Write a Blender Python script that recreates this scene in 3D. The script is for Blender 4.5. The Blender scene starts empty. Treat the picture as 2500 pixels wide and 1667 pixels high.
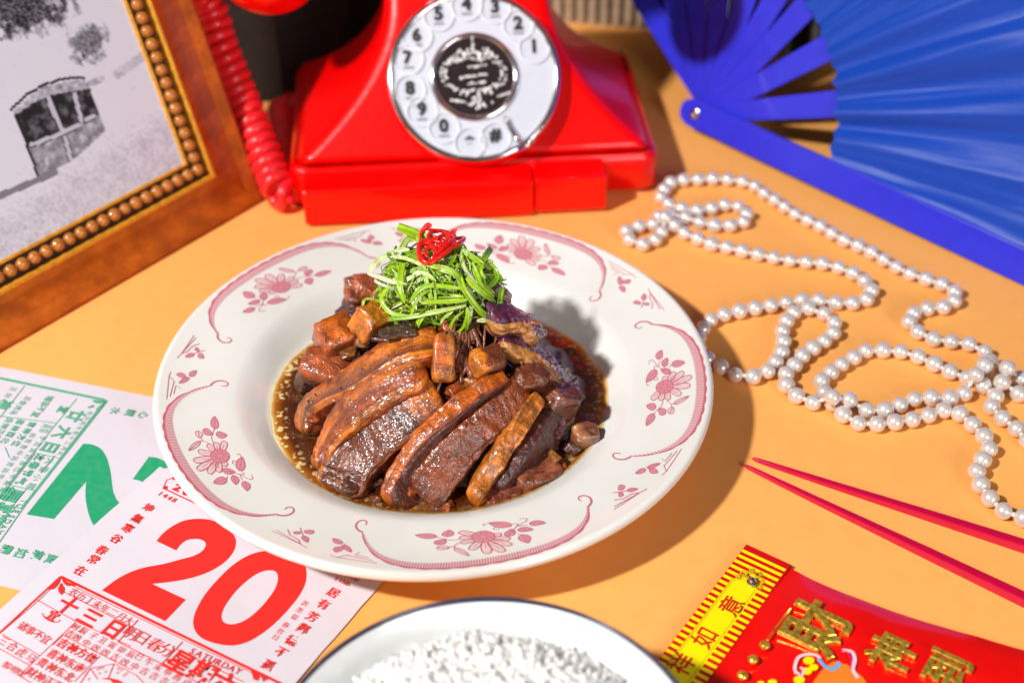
import bpy, bmesh, math, random
import numpy as np
from mathutils import Vector, Matrix, noise
from mathutils.geometry import tessellate_polygon
random.seed(7)
K = 0.01                                    # everything below is written in centimetres
PI = math.pi
S = bpy.context.scene
COL = S.collection

# ------------------------------------------------------------------ camera
CP = np.array([3.63, -51.56, 45.09]); PITCH = math.radians(38.18); ROLL = math.radians(-0.28); FPX = 3472.0
FW = np.array([0, math.cos(PITCH), -math.sin(PITCH)]); _r = np.array([1.0, 0, 0]); _u = np.cross(_r, FW)
RI = math.cos(ROLL)*_r + math.sin(ROLL)*_u; UP = -math.sin(ROLL)*_r + math.cos(ROLL)*_u
cam = bpy.data.cameras.new('camera'); co = bpy.data.objects.new('camera', cam); COL.objects.link(co)
co.matrix_world = Matrix(((RI[0], UP[0], -FW[0], CP[0]*K), (RI[1], UP[1], -FW[1], CP[1]*K), (RI[2], UP[2], -FW[2], CP[2]*K), (0, 0, 0, 1)))
cam.lens = 50; cam.sensor_width = 36; cam.clip_start = 0.01; cam.clip_end = 50
cam.dof.use_dof = True; cam.dof.focus_distance = 0.625; cam.dof.aperture_fstop = 5.2; cam.dof.aperture_blades = 5
cam.dof.aperture_rotation = 0.3
S.camera = co
# ------------------------------------------------------------------ studio light: one hard flash from front left, an added fill, dim warm room
w = bpy.data.worlds.new('World'); S.world = w; w.use_nodes = True
wn = w.node_tree; bg = wn.nodes['Background']
tc = wn.nodes.new('ShaderNodeTexCoord'); sx = wn.nodes.new('ShaderNodeSeparateXYZ'); cr = wn.nodes.new('ShaderNodeValToRGB')
wn.links.new(tc.outputs['Generated'], sx.inputs[0]); wn.links.new(sx.outputs[2], cr.inputs[0]); wn.links.new(cr.outputs[0], bg.inputs[0])
cr.color_ramp.elements[0].position = 0.0; cr.color_ramp.elements[0].color = (0.9, 0.6, 0.42, 1)
cr.color_ramp.elements[1].position = 0.9; cr.color_ramp.elements[1].color = (1.0, 0.88, 0.78, 1)
bg.inputs[1].default_value = 0.095
KEYDIR = Vector((-2.26, -1.62, 3.05)).normalized()
lt = bpy.data.lights.new('flash_lamp', 'AREA'); lt.shape = 'DISK'; lt.size = 0.12; lt.energy = 49; lt.color = (1.0, 0.98, 0.96)
lo = bpy.data.objects.new('flash_lamp', lt); COL.objects.link(lo)
lo.location = KEYDIR*1.95; lo.rotation_euler = KEYDIR.to_track_quat('Z', 'Y').to_euler()
sb = bpy.data.lights.new('added_fill', 'AREA'); sb.shape = 'SQUARE'; sb.size = 0.5; sb.energy = 9.0; sb.color = (0.97, 0.97, 1.0)  # unseen fill light, added to brighten the picture frame
so = bpy.data.objects.new('added_fill', sb); COL.objects.link(so); sd = Vector((0.50, -0.80, 0.36)).normalized()
so.location = sd*1.5; so.rotation_euler = sd.to_track_quat('Z', 'Y').to_euler()
S.view_settings.view_transform = 'Standard'; S.view_settings.look = 'None'; S.view_settings.exposure = 0.0; S.view_settings.gamma = 1.0

# ------------------------------------------------------------------ geometry helpers
def ray(x, y): return (x-1250)/FPX*RI - (y-833.5)/FPX*UP + FW
def at(x, y, z=0.0):
    d = ray(x, y); t = (z-CP[2])/d[2]; return Vector(CP + t*d)
def onplane(x, y, P, n):
    d = ray(x, y); n = np.array(n, float); t = float((np.array(P)-CP)@n)/float(d@n); return Vector(CP+t*d)
def proj(P):
    v = np.array(P, float)-CP; z = float(v@FW); return (1250+FPX*float(v@RI)/z, 833.5-FPX*float(v@UP)/z)
def Z(x0, y0, s): return lambda x, y: (x0+x/s, y0+y/s)      # a zoomed view of the photograph -> its pixels

class MB:
    def __init__(s): s.v = []; s.f = []; s.c = []; s.mi = []; s.m = 0; s.a = []
    def add(s, vs, fs, col=None):
        n = len(s.v); s.v += [tuple(v) for v in vs]; s.f += [tuple(i+n for i in f) for f in fs]; s.mi += [s.m]*len(fs)
        if col is not None: s.c += ([col]*len(vs) if not isinstance(col, list) else col)
    def box(s, x0, x1, y0, y1, z0, z1, M=None):
        P = [Vector((x, y, z)) for x in (x0, x1) for y in (y0, y1) for z in (z0, z1)]
        if M is not None: P = [M(p) for p in P]
        s.add(P, [(0,1,3,2),(4,6,7,5),(0,4,5,1),(2,3,7,6),(0,2,6,4),(1,5,7,3)])
    def grid(s, P, cu=False, cv=False, col=None):
        nu = len(P); nv = len(P[0]); vs = [p for r in P for p in r]; fs = []
        for i in range(nu if cu else nu-1):
            for j in range(nv if cv else nv-1):
                a = i*nv+j; b = ((i+1) % nu)*nv+j; c = ((i+1) % nu)*nv+(j+1) % nv; d = i*nv+(j+1) % nv
                fs.append((a, b, c, d))
        s.add(vs, fs, col)
    def tube(s, pts, r, n=8, cap=True, col=None):
        pts = [Vector(p) for p in pts]; rr = r if isinstance(r, (list, tuple)) else [r]*len(pts)
        up = Vector((0, 0, 1)); rows = []; prev = None
        for i, p in enumerate(pts):
            t = (pts[min(i+1, len(pts)-1)]-pts[max(i-1, 0)]).normalized()
            if prev is None: a = t.cross(up if abs(t.z) < .9 else Vector((1, 0, 0))).normalized()
            else:
                a = prev-t*prev.dot(t); a = a.normalized() if a.length > 1e-6 else t.orthogonal().normalized()
            prev = a; b = t.cross(a)
            rows.append([p+(a*math.cos(2*PI*k/n)+b*math.sin(2*PI*k/n))*rr[i] for k in range(n)])
        s.grid(rows, cv=True, col=col)
        if cap:
            N = len(s.v); L = len(pts)*n; s.f.append(tuple(N-L+k for k in range(n))[::-1]); s.f.append(tuple(N-n+k for k in range(n))); s.mi += [s.m]*2
    def lathe(s, prof, n=64, c=(0, 0, 0), M=None):
        P = [[Vector((c[0]+r*math.cos(2*PI*k/n), c[1]+r*math.sin(2*PI*k/n), c[2]+z)) for r, z in prof] for k in range(n)]
        if M: P = [[M(q) for q in r] for r in P]
        s.grid(P, cu=True)
    def sphere(s, c, r, n=12, m=8, col=None):
        c = Vector(c); r = Vector((r, r, r)) if not isinstance(r, Vector) else r
        s.grid([[c+Vector((r.x*math.cos(2*PI*k/n)*math.sin(PI*j/m), r.y*math.sin(2*PI*k/n)*math.sin(PI*j/m), -r.z*math.cos(PI*j/m))) for j in range(m+1)] for k in range(n)], cu=True, col=col)
    def build(s, name, mat, parent=None, smooth=True, origin=None, bevel=0, sub=0, auto=None):
        me = bpy.data.meshes.new(name); o0 = Vector(origin) if origin is not None else Vector((0, 0, 0))
        me.from_pydata([((v[0]-o0.x)*K, (v[1]-o0.y)*K, (v[2]-o0.z)*K) for v in s.v], [], s.f)
        for m in (mat if isinstance(mat, (list, tuple)) else [mat]): me.materials.append(m)
        if any(s.mi): me.polygons.foreach_set('material_index', s.mi)
        if s.c and len(s.c) == len(s.v):
            a = me.color_attributes.new('Col', 'FLOAT_COLOR', 'POINT'); a.data.foreach_set('color', [q for c in s.c for q in (c[0], c[1], c[2], 1.0)])
        if s.a and len(s.a) == len(s.v):
            a = me.attributes.new('Fib', 'FLOAT_VECTOR', 'POINT'); a.data.foreach_set('vector', [q for c in s.a for q in c])
        if smooth: me.polygons.foreach_set('use_smooth', [True]*len(me.polygons))
        me.validate(); me.update()
        o = bpy.data.objects.new(name, me); COL.objects.link(o)
        o.location = o0*K
        if parent:
            o.parent = parent; o.location = o0*K - world_loc(parent)
        if bevel:
            b = o.modifiers.new('bevel', 'BEVEL'); b.width = bevel*K; b.segments = 3; b.limit_method = 'ANGLE'; b.angle_limit = math.radians(35)
        if sub:
            b = o.modifiers.new('sub', 'SUBSURF'); b.levels = sub; b.render_levels = sub
        if auto:
            b = me; 
        return o
def world_loc(o):
    p = Vector(o.location)
    while o.parent: o = o.parent; p += Vector(o.location)
    return p
def tag(o, label=None, cat=None, group=None, kind=None):
    if label: o['label'] = label
    if cat: o['category'] = cat
    if group: o['group'] = group
    if kind: o['kind'] = kind
    return o
def empty(name, loc=(0, 0, 0)):
    o = bpy.data.objects.new(name, None); COL.objects.link(o); o.location = Vector(loc)*K; o.empty_display_size = .01; return o
def catmull(P, n=8, closed=False):
    P = [np.array(p, float) for p in P]; out = []; N = len(P)
    for i in range(N if closed else N-1):
        a, b, c, d = (P[(i-1) % N] if closed or i > 0 else P[0]*2-P[1]), P[i], P[(i+1) % N], (P[(i+2) % N] if closed or i+2 < N else P[N-1]*2-P[N-2])
        for k in range(n):
            t = k/n; out.append(.5*((2*b)+(-a+c)*t+(2*a-5*b+4*c-d)*t*t+(-a+3*b-3*c+d)*t**3))
    if not closed: out.append(P[-1])
    return out
def even(C, n):
    C = [Vector(c) for c in C]; acc = [0.0]
    for a, b in zip(C, C[1:]): acc.append(acc[-1]+(b-a).length)
    out = []; i = 0
    for k in range(n):
        s = acc[-1]*k/(n-1)
        while i < len(acc)-2 and acc[i+1] < s: i += 1
        out.append(C[i].lerp(C[i+1], (s-acc[i])/(acc[i+1]-acc[i]+1e-9)))
    return out
def fbm(p, s=1.0, o=3):
    v = 0; a = 1; q = Vector(p)*s
    for _ in range(o): v += a*noise.noise(q); a *= .5; q = q*2.03+Vector((3.1, 1.7, 9.2))
    return v

# ------------------------------------------------------------------ material helpers
class NM:
    def __init__(s, name):
        s.m = bpy.data.materials.new(name); s.m.use_nodes = True; s.t = s.m.node_tree; s.b = s.t.nodes['Principled BSDF']
        s.tc = s.n('ShaderNodeTexCoord'); s.mp = s.n('ShaderNodeMapping'); s.mp.inputs['Scale'].default_value = (100, 100, 100); s.l(s.tc.outputs['Object'], s.mp.inputs[0]); s.vec = s.mp.outputs[0]
    def n(s, t): return s.t.nodes.new(t)
    def l(s, a, b): s.t.links.new(a, b)
    def set(s, **k):
        for a, v in k.items(): s.b.inputs[a.replace('_', ' ')].default_value = v
        return s
    def noise(s, sc, det=4, rough=.55, vec=None, dist=0):
        x = s.n('ShaderNodeTexNoise'); x.inputs['Scale'].default_value = sc; x.inputs['Detail'].default_value = det; x.inputs['Roughness'].default_value = rough
        x.inputs['Distortion'].default_value = dist; s.l(vec or s.vec, x.inputs['Vector']); return x.outputs[0]
    def voro(s, sc, feat='F1', vec=None):
        x = s.n('ShaderNodeTexVoronoi'); x.inputs['Scale'].default_value = sc; x.feature = feat; s.l(vec or s.vec, x.inputs['Vector']); return x.outputs[0]
    def ramp(s, fac, stops):
        r = s.n('ShaderNodeValToRGB'); e = r.color_ramp.elements
        while len(e) < len(stops): e.new(.5)
        for i, (p, c) in enumerate(stops): e[i].position = p; e[i].color = (*c, 1) if isinstance(c, tuple) else (c, c, c, 1)
        s.l(fac, r.inputs[0]); return r.outputs[0]
    def mix(s, fac, a, b, mode='MIX'):
        x = s.n('ShaderNodeMix'); x.data_type = 'RGBA'; x.blend_type = mode
        for v, i in ((fac, 0), (a, 6), (b, 7)):
            if hasattr(v, 'links') or isinstance(v, bpy.types.NodeSocket): s.l(v, x.inputs[i])
            else: x.inputs[i].default_value = v if i == 0 else ((*v, 1) if len(v) == 3 else v)
        return x.outputs[2]
    def math(s, op, a, b=0.0):
        x = s.n('ShaderNodeMath'); x.operation = op
        for v, i in ((a, 0), (b, 1)):
            if isinstance(v, bpy.types.NodeSocket): s.l(v, x.inputs[i])
            else: x.inputs[i].default_value = v
        return x.outputs[0]
    def bump(s, h, dist=.01, st=1.0, prev=None):
        x = s.n('ShaderNodeBump'); x.inputs['Distance'].default_value = dist*K; x.inputs['Strength'].default_value = st; s.l(h, x.inputs['Height'])
        if prev is not None: s.l(prev, x.inputs['Normal'])
        return x.outputs[0]
    def nrm(s, o): s.l(o, s.b.inputs['Normal']); return s
    def base(s, o): s.l(o, s.b.inputs['Base Color']); return s
    def rough(s, o): s.l(o, s.b.inputs['Roughness']); return s
    def attr(s): x = s.n('ShaderNodeAttribute'); x.attribute_name = 'Col'; return x.outputs[0]
def plain(name, c, rough=.5, metal=0, coat=0, var=.08, sc=1.5, bump=0, bs=30, **k):
    m = NM(name); m.set(Roughness=rough, Metallic=metal, Coat_Weight=coat, Coat_Roughness=.05, **k)
    c2 = tuple(q*(1-var) for q in c); c3 = tuple(min(1, q*(1+var)) for q in c)
    m.base(m.ramp(m.noise(sc), [(.3, c2), (.7, c3)]))
    if bump: m.nrm(m.bump(m.noise(bs), bump))
    return m.m

# table paper: flat orange card with fibres
m = NM('orange_card'); a = m.noise(1.1, 3); f = m.noise(22, 6, .7); g = m.noise(60, 2)
c = m.ramp(a, [(.3, (.99, .44, .105)), (.7, (1.0, .47, .125))]); c = m.mix(m.math('MULTIPLY', m.ramp(f, [(.35, 0.0), (.75, 1.0)]), .34), c, (.72, .25, .05))
c = m.mix(m.ramp(g, [(.70, 0.0), (.78, .35)]), c, (.45, .16, .04)); c = m.mix(m.ramp(m.voro(.55), [(.0, .55), (.03, 0.0)]), c, (.75, .27, .02))
m.base(c).set(Roughness=.8, Specular_IOR_Level=.25); m.nrm(m.bump(m.noise(35, 3), .004)); M_TABLE = m.m
# glaze
m = NM('cream_glaze'); m.base(m.ramp(m.noise(.35, 2), [(.3, (.80, .785, .735)), (.7, (.83, .82, .775))])).set(Roughness=.09, Coat_Weight=.35, Coat_Roughness=.03, Subsurface_Weight=.08, Subsurface_Radius=(.004, .004, .003)); m.nrm(m.bump(m.noise(.8, 2), .01)); M_GLAZE = m.m
M_BOWLW = plain('white_glaze', (.82, .83, .83), .08, coat=.3, var=.01)
M_BOWLB = plain('dark_rim_glaze', (.03, .035, .07), .2)
def printmat(name, c, mottled=.25, rough=.55, sc=12):
    m = NM(name); m.base(m.mix(m.math('MULTIPLY', m.ramp(m.noise(sc, 4), [(.42, 0.0), (.62, 1.0)]), mottled), c, tuple(q*.7+.2 for q in c))).set(Roughness=rough); return m.m
M_PK_LINE = printmat('rose_print_line', (.60, .13, .19), .15, .15)
M_PK_LEAF = printmat('rose_print_leaf', (.66, .25, .30), .5, .15, 25)
M_PK_PET = printmat('rose_print_petal', (.78, .57, .56), .3, .15, 30)
def paper(name, c):
    m = NM(name); f = m.noise(14, 6, .7); c1 = m.ramp(f, [(.3, tuple(q*.93 for q in c)), (.7, c)]); c1 = m.mix(m.ramp(m.noise(55, 1), [(.74, 0.0), (.80, .5)]), c1, (.45, .38, .40))
    m.base(c1).set(Roughness=.85, Specular_IOR_Level=.15); m.nrm(m.bump(f, .005, .8, m.bump(m.noise(.25, 2), .15))); return m.m
M_PAPER = paper('lilac_calendar_paper', (.68, .635, .70)); M_PAPER2 = paper('white_lilac_calendar_paper', (.70, .655, .715))
M_REDINK = printmat('red_ink', (.78, .010, .004), .05, .8, 20)
M_GREENINK = printmat('green_ink', (.0, .33, .14), .12, .6, 3)
M_GREENFINE = printmat('green_fine_ink', (.06, .40, .22), .2, .6, 6)
# red plastics
m = NM('red_phone_plastic'); m.set(Roughness=.3, Coat_Weight=.35, Coat_Roughness=.05, Specular_IOR_Level=.3); m.base(m.ramp(m.noise(.6, 3), [(.3, (.88, .0, .0)), (.7, (.95, .0, .0))])); m.nrm(m.bump(m.noise(2.2, 2), .012)); M_PHONE = m.m
m = NM('red_cord_plastic'); m.set(Roughness=.3, Coat_Weight=.3, Subsurface_Weight=.1, Subsurface_Radius=(.003, .0005, .0005)); m.base(m.ramp(m.noise(1), [(.3, (.80, .012, .018)), (.7, (.88, .02, .03))])); M_CORD = m.m
M_CHROME = plain('chrome', (.80, .80, .82), .12, 1.0, var=.03)
M_DIALW = plain('white_dial_face', (.62, .65, .73), .25, var=.02); M_DIALB = plain('black_dial_centre', (.022, .012, .014), .3, var=.2)
M_INK = plain('black_ink', (.015, .015, .02), .5); M_HOLE = plain('pale_finger_hole', (.76, .79, .86), .3, var=.01)
m = NM('rhinestone'); m.set(Roughness=.4, Metallic=.3, Specular_IOR_Level=1.0); m.base(m.ramp(m.noise(3), [(.4, (.75, .78, .78)), (.6, (.95, .97, .96))])); M_STONE = m.m
M_BLUE = plain('blue_fan_plastic', (.025, .03, .62), .30, coat=.25, var=.06)
m = NM('blue_satin'); v = m.noise(9, 5, .7); m.base(m.ramp(v, [(.3, (.004, .045, .38)), (.7, (.008, .07, .46))])).set(Roughness=.33, Specular_IOR_Level=.4, Sheen_Weight=.05, Sheen_Roughness=.4); m.b.inputs['Sheen Tint'].default_value = (.5, .65, 1, 1); m.nrm(m.bump(m.noise(60, 2), .006)); M_SATIN = m.m
M_PINKL = plain('magenta_lacquer', (.56, .0, .045), .3, coat=.35, var=.06, bump=.006, bs=18)
m = NM('pearl'); lw = m.n('ShaderNodeLayerWeight'); lw.inputs[0].default_value = .35
m.base(m.mix(lw.outputs['Facing'], (.72, .66, .62), (.92, .80, .70))).set(Roughness=.30, Specular_IOR_Level=.8, Coat_Weight=1.0, Coat_Roughness=.09, Coat_IOR=1.7, Metallic=.30, Subsurface_Weight=.0); M_PEARL = m.m
M_STRING = plain('white_thread', (.8, .75, .7), .7)
def wood(name, c1, c2, axis=0, sc=1.0, rough=.3):
    m = NM(name); mp = m.n('ShaderNodeMapping'); s = [7*sc, 7*sc, 7*sc]; s[axis] = .5*sc; mp.inputs['Scale'].default_value = s; m.l(m.vec, mp.inputs[0])
    a = m.noise(1, 6, .65, mp.outputs[0], .4); b = m.noise(.3, 3, .5, mp.outputs[0]); c = m.ramp(a, [(.3, c1), (.7, c2)]); c = m.mix(m.ramp(b, [(.35, .7), (.65, 0.0)]), c, tuple(q*.55 for q in c1)); m.base(c).set(Roughness=rough, Coat_Weight=.25); m.nrm(m.bump(a, .01)); return m.m
M_WOODX = wood('brown_wood_along', (.50, .10, .006), (.66, .17, .012), 0, .5); M_WOODY = wood('brown_wood_up', (.48, .085, .005), (.62, .14, .010), 1, .5)
M_GILT = plain('gilt_lip', (.85, .38, .03), .35, .3, var=.25, sc=4); M_BEAD = plain('brown_bead_lacquer', (.46, .16, .025), .22, coat=.5, var=.3, sc=3); M_DARKW = plain('dark_groove', (.05, .022, .010), .6)
m = NM('photographic_print'); m.base(m.attr()).set(Roughness=.35); M_PHOTO = m.m
M_DARKWALL = plain('dark_brown_backdrop', (.012, .006, .004), .7, var=.3); M_RIB = plain('beige_ribs', (.42, .30, .20), .6, var=.15)
M_GREY = plain('grey_ribs', (.20, .20, .19), .5, var=.1)

# ------------------------------------------------------------------ the setting
mb = MB(); n = 40
P = [[Vector((-75+150*i/n, -60+104*j/n, 0)) for j in range(n+1)] for i in range(n+1)]
mb.grid(P); mb.box(-75, 75, -60, 44, -2.0, -.02)
tag(mb.build('tabletop', M_TABLE, smooth=False), 'flat orange card covering the table under everything', kind='structure')
# backdrop standing behind the phone and the fan: dark board with vertical ribs; its left stretch stands in for shadowed table
WALL = [(-60, 30), (-11.2, 31.2), (-7.5, 40), (6, 43.4), (14.5, 41.6), (24.5, 37.2), (60, 30)]
mb = MB()
rows = [[Vector((x, y, -2)), Vector((x, y, 60))] for x, y in WALL] + [[Vector((x, y+1.2, -2)), Vector((x, y+1.2, 60))] for x, y in WALL[::-1]]
mb.grid(rows, cu=True)
wall = tag(mb.build('backdrop', M_DARKWALL, smooth=False), 'dark brown backdrop board behind the telephone and fan, left stretch standing in for shade', kind='structure')
def rib(x, y, ang, w, d, h, mat, z0=0):
    mb = MB(); R = [(math.cos(t)*w/2, -max(0, math.sin(t))*d) for t in [PI*k/6 for k in range(7)]]
    ca, sa = math.cos(ang), math.sin(ang)
    rows = [[Vector((x+a*ca-b*sa, y+a*sa+b*ca, z)) for z in (z0, h)] for a, b in R]; mb.grid(rows, cu=True)
    return mb.build('rib', mat, wall)
t = 5.2; p0, p1 = Vector(WALL[3]), Vector(WALL[4]); dv = (p1-p0).normalized(); ang = math.atan2(dv.y, dv.x); L = (p1-p0).length; k = .2
while k < L*0.98: q = p0+dv*k; rib(q.x, q.y-.02, ang, .78, .45, 30, M_RIB); k += .86
p0, p1 = Vector(WALL[4]), Vector(WALL[5]); dv = (p1-p0).normalized(); ang = math.atan2(dv.y, dv.x); L = (p1-p0).length; k = 1.2
while k < L+6:
    q = p0+dv*k; rib(q.x, q.y-.02, ang, .8, .5, 34, M_GREY); k += 1.9

# ------------------------------------------------------------------ plate
PROF = [(0, .62), (3, .62), (5.2, .66), (6.2, .80), (7.0, 1.05), (7.7, 1.42), (8.3, 1.82), (8.8, 2.12), (9.15, 2.28), (9.5, 2.37), (10.5, 2.52), (11.5, 2.69), (12.3, 2.86), (12.75, 2.97)]
def zrim(r):
    for (a, za), (b, zb) in zip(PROF, PROF[1:]):
        if r <= b: return za+(zb-za)*(r-a)/(b-a)
    return 2.97
PP = catmull(PROF, 4); PP = [(max(0, float(p[0])), float(p[1])) for p in PP]
roll = [(12.75+.25*math.sin(t), 2.72+.25*math.cos(t)) for t in [PI*k/10 for k in range(1, 11)]]
under = [(12.2, 2.33), (11, 2.05), (9.6, 1.7), (8.6, 1.3), (7.6, .8), (6.6, .35), (6.2, .05), (5.7, .02), (5.5, .3), (0, .3)]
plate = empty('dinner_plate', (0, 0, 0)); tag(plate, 'cream soup plate with rose pink flower rim holding braised pork', 'plate')
mb = MB(); mb.lathe(PP+roll+under, 180); mb.build('dish', M_GLAZE, plate)
def zr(x, y): return zrim(math.hypot(x, y))
class Flat:
    """flat print: ribbons and filled outlines pushed onto a surface by M(x, y, lift)"""
    def __init__(s, M, lift=.012): s.M = M; s.lift = lift; s.mb = MB()
    def fill(s, pts, lift=0):
        vs = [Vector((p[0], p[1], 0)) for p in pts]
        s.mb.add([s.M(v.x, v.y, s.lift+lift) for v in vs], [tuple(t) for t in tessellate_polygon([vs])])
    def fillh(s, outer, inner, lift=0):
        a = [Vector((p[0], p[1], 0)) for p in outer]; b = [Vector((p[0], p[1], 0)) for p in inner]
        s.mb.add([s.M(v.x, v.y, s.lift+lift) for v in a+b], [tuple(t) for t in tessellate_polygon([a, b])])
    def line(s, pts, w, closed=False, lift=0, taper=False):
        P = [np.array(p[:2], float) for p in pts]; n = len(P); rows = []
        for i in range(n):
            a = P[(i-1) % n] if closed else P[max(i-1, 0)]; b = P[(i+1) % n] if closed else P[min(i+1, n-1)]
            t = b-a; t = t/(np.linalg.norm(t)+1e-9); q = np.array([-t[1], t[0]])
            ww = (w[i] if isinstance(w, list) else w)*(1 if not taper else max(.15, math.sin(PI*(i+.4)/(n-.2))))
            rows.append([s.M(*(P[i]+q*ww/2), s.lift+lift), s.M(*(P[i]-q*ww/2), s.lift+lift)])
        s.mb.grid(rows, cu=closed)
TH0 = math.radians(-5.4)
z3 = Z(1450, 750, 2.958)
def pol(x, y):
    q = at(*z3(x, y), 2.72); r = math.hypot(q.x, q.y); a = math.atan2(q.y, q.x)-TH0; return (a, r)
def leafshape(b, t, w, n=8):
    b = np.array(b, float); t = np.array(t, float); d = t-b; q = np.array([-d[1], d[0]])/(np.linalg.norm(d)+1e-9)
    up = [b+d*(k/n)+q*w/2*math.sin(PI*(k/n)**.75)**.8 for k in range(n+1)]
    dn = [b+d*(k/n)-q*w/2*math.sin(PI*(k/n)**.75)**.8 for k in range(n-1, 0, -1)]
    return up+dn
LEAVES = [((460,355),(490,297),50),((500,410),(532,355),46),((560,405),(657,402),46),((555,460),(483,432),42),((455,430),(378,508),56),((450,700),(380,678),50),((515,757),(470,712),52),((435,742),(378,828),52)]
LIGHTL = [((575,690),(688,648),30),((545,760),(572,712),46)]
STEMS = [[(500,655),(490,690),(465,715),(430,748)],[(530,660),(555,685),(580,690)],[(440,430),(440,400),(470,410),(500,430),(545,440)],[(400,385),(402,362),(425,358),(450,385),(470,412)],[(470,400),(475,365)],[(425,485),(450,502),(463,488),(455,480)],[(560,690),(558,715)],[(385,505),(383,530),(402,532)],[(510,420),(516,400)],[(545,420),(562,405)]]
SPRIG = [((375,1165),(298,1192),36),((385,1155),(480,1133),28),((400,1172),(460,1203),44),((208,1312),(186,1272),52),((235,1325),(318,1318),30),((205,1338),(182,1368),36)]
SLINES = [[(378,1143),(388,1160),(405,1168)],[(632,1038),(520,1205),(488,1233)],[(600,1050),(503,1160)],[(562,1064),(510,1122),(488,1094)],[(503,1150),(520,1205)],[(140,1330),(200,1328),(240,1325)],[(382,1327),(330,1352),(145,1470)],[(330,1352),(145,1446)],[(275,1356),(210,1388),(145,1392)],[(275,1356),(330,1352)]]
PETAL = [(704,510),(694,572),(628,628),(540,655),(482,652),(418,640),(648,468),(585,460),(515,482)]
def PM(x, y, l): return Vector((x, y, zr(x, y)+l))
for rep in range(5):
    rot = TH0 + rep*math.radians(72)
    def MP(x, y, l, rot=rot):
        a, r = pol(x, y); a += rot; return Vector((r*math.cos(a), r*math.sin(a), zrim(r)+l))
    F = Flat(MP); Fl = Flat(MP); Fp = Flat(MP, .008)
    for t in PETAL:
        c = np.array((515, 557)); t = np.array(t, float); b = c+(t-c)*.28; d = t-b; q = np.array([-d[1], d[0]])/np.linalg.norm(d); wd = 44
        pts = [b+d*(.5-.5*math.cos(PI*k/10))+q*wd/2*math.sin(PI*k/10)**.7*(0.75+.35*k/10) for k in range(11)]+[b+d*(.5-.5*math.cos(PI*k/10))-q*wd/2*math.sin(PI*k/10)**.7*(.75+.35*k/10) for k in range(9, 0, -1)]
        Fp.fill(pts); F.line(pts, 5.5, True, .004); F.line([b+d*.15, b+d*.7], 3)
    e = [(512+62*math.cos(a), 557+46*math.sin(a)) for a in [2*PI*k/24 for k in range(24)]]; Fl.fill(e, .006); F.line(e, 6, True, .008)
    for k in range(9): a = 2*PI*k/9; F.line([(512+18*math.cos(a), 557+12*math.sin(a)), (512+52*math.cos(a+.3), 557+38*math.sin(a+.3))], 6, lift=.01)
    SP = []
    for grp in (SPRIG[:3], SPRIG[3:]):
        Fa = Flat(MP); Fb = Flat(MP)
        for b, t, wd in grp: s = leafshape(b, t, wd); Fb.fill(s); Fa.line(s, 5, True, .004); Fa.line([b, t], 3, lift=.006)
        for s in (SLINES[:5] if grp is SPRIG[:3] or grp[0] == SPRIG[0] else SLINES[5:]): Fa.line(s, 5.5)
        Fa.mb.build('sprig_outline', M_PK_LINE, plate, False); Fb.mb.build('sprig_leaf_print', M_PK_LEAF, plate, False)
    for b, t, wd in LEAVES: s = leafshape(b, t, wd); Fl.fill(s); F.line(s, 5, True, .004); F.line([b, t], 3, lift=.006)
    for b, t, wd in LIGHTL: s = leafshape(b, t, wd); Fp.fill(s); F.line(s, 4.5, True, .004); F.line([b, t], 4, lift=.006)
    for s in STEMS: F.line(catmull(s, 5), 4.5)
    # scroll border with scalloped outer line and fine hatching
    def MQ(a, r, l, rot=rot): a = a+rot; return Vector((r*math.cos(a), r*math.sin(a), zrim(r)+l))
    def sc(f):   # f in degrees -> radius of the outer line
        return 12.62-1.75*(abs(f)/26.0)**5
    def wd(f): return .40*(1-(abs(f)/28.5)**3)+.04
    G = MB(); fs = [-27+.25*k for k in range(217)]; fs = [f for f in fs if f <= 25]
    def scal(f): return .055*abs(math.sin(math.radians(f)*52))
    G.grid([[MQ(math.radians(f), sc(f)+scal(f), .012), MQ(math.radians(f), sc(f)-.075, .012)] for f in fs])
    f = -26.5
    while f < 24.8:
        hw = .11; lean = .25
        G.grid([[MQ(math.radians(f-hw), sc(f), .014), MQ(math.radians(f+hw), sc(f), .014)], [MQ(math.radians(f-hw+lean), sc(f)-wd(f), .014), MQ(math.radians(f+hw+lean), sc(f)-wd(f), .014)]]); f += .52
    H = MB(); H.grid([[MQ(math.radians(f), sc(f)-.02, .007), MQ(math.radians(f), sc(f)-wd(f)*.9, .007)] for f in fs])
    for f0, sg in ((-27, -1), (25, 1)):
        r0 = sc(f0)-.03; cs = []
        for k in range(26):
            t = k/25; a = 1.5*PI*t; R = .48*(1-.62*t)
            cs.append((f0+sg*math.degrees((R*math.sin(a)*1.0+.25*t)/11), r0-.50+R*math.cos(a)-.0))
        rows = []
        for i, (ff, rr) in enumerate(cs):
            j = min(i+1, 25); k = max(i-1, 0); tx = (cs[j][0]-cs[k][0])*.19; ty = cs[j][1]-cs[k][1]; L = math.hypot(tx, ty); ww = .10*(1-.5*i/25)
            nx, ny = -ty/L*ww/2, tx/L*ww/2; rows.append([MQ(math.radians(ff+nx/.19), rr+ny, .013), MQ(math.radians(ff-nx/.19), rr-ny, .013)])
        G.grid(rows)
    F.mb.build('flower_outline', M_PK_LINE, plate, False); Fl.mb.build('leaf_print', M_PK_LEAF, plate, False); Fp.mb.build('petal_print', M_PK_PET, plate, False)
    G.build('scroll_border', M_PK_LINE, plate, False); H.build('scroll_shading', M_PK_PET, plate, False)

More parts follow.
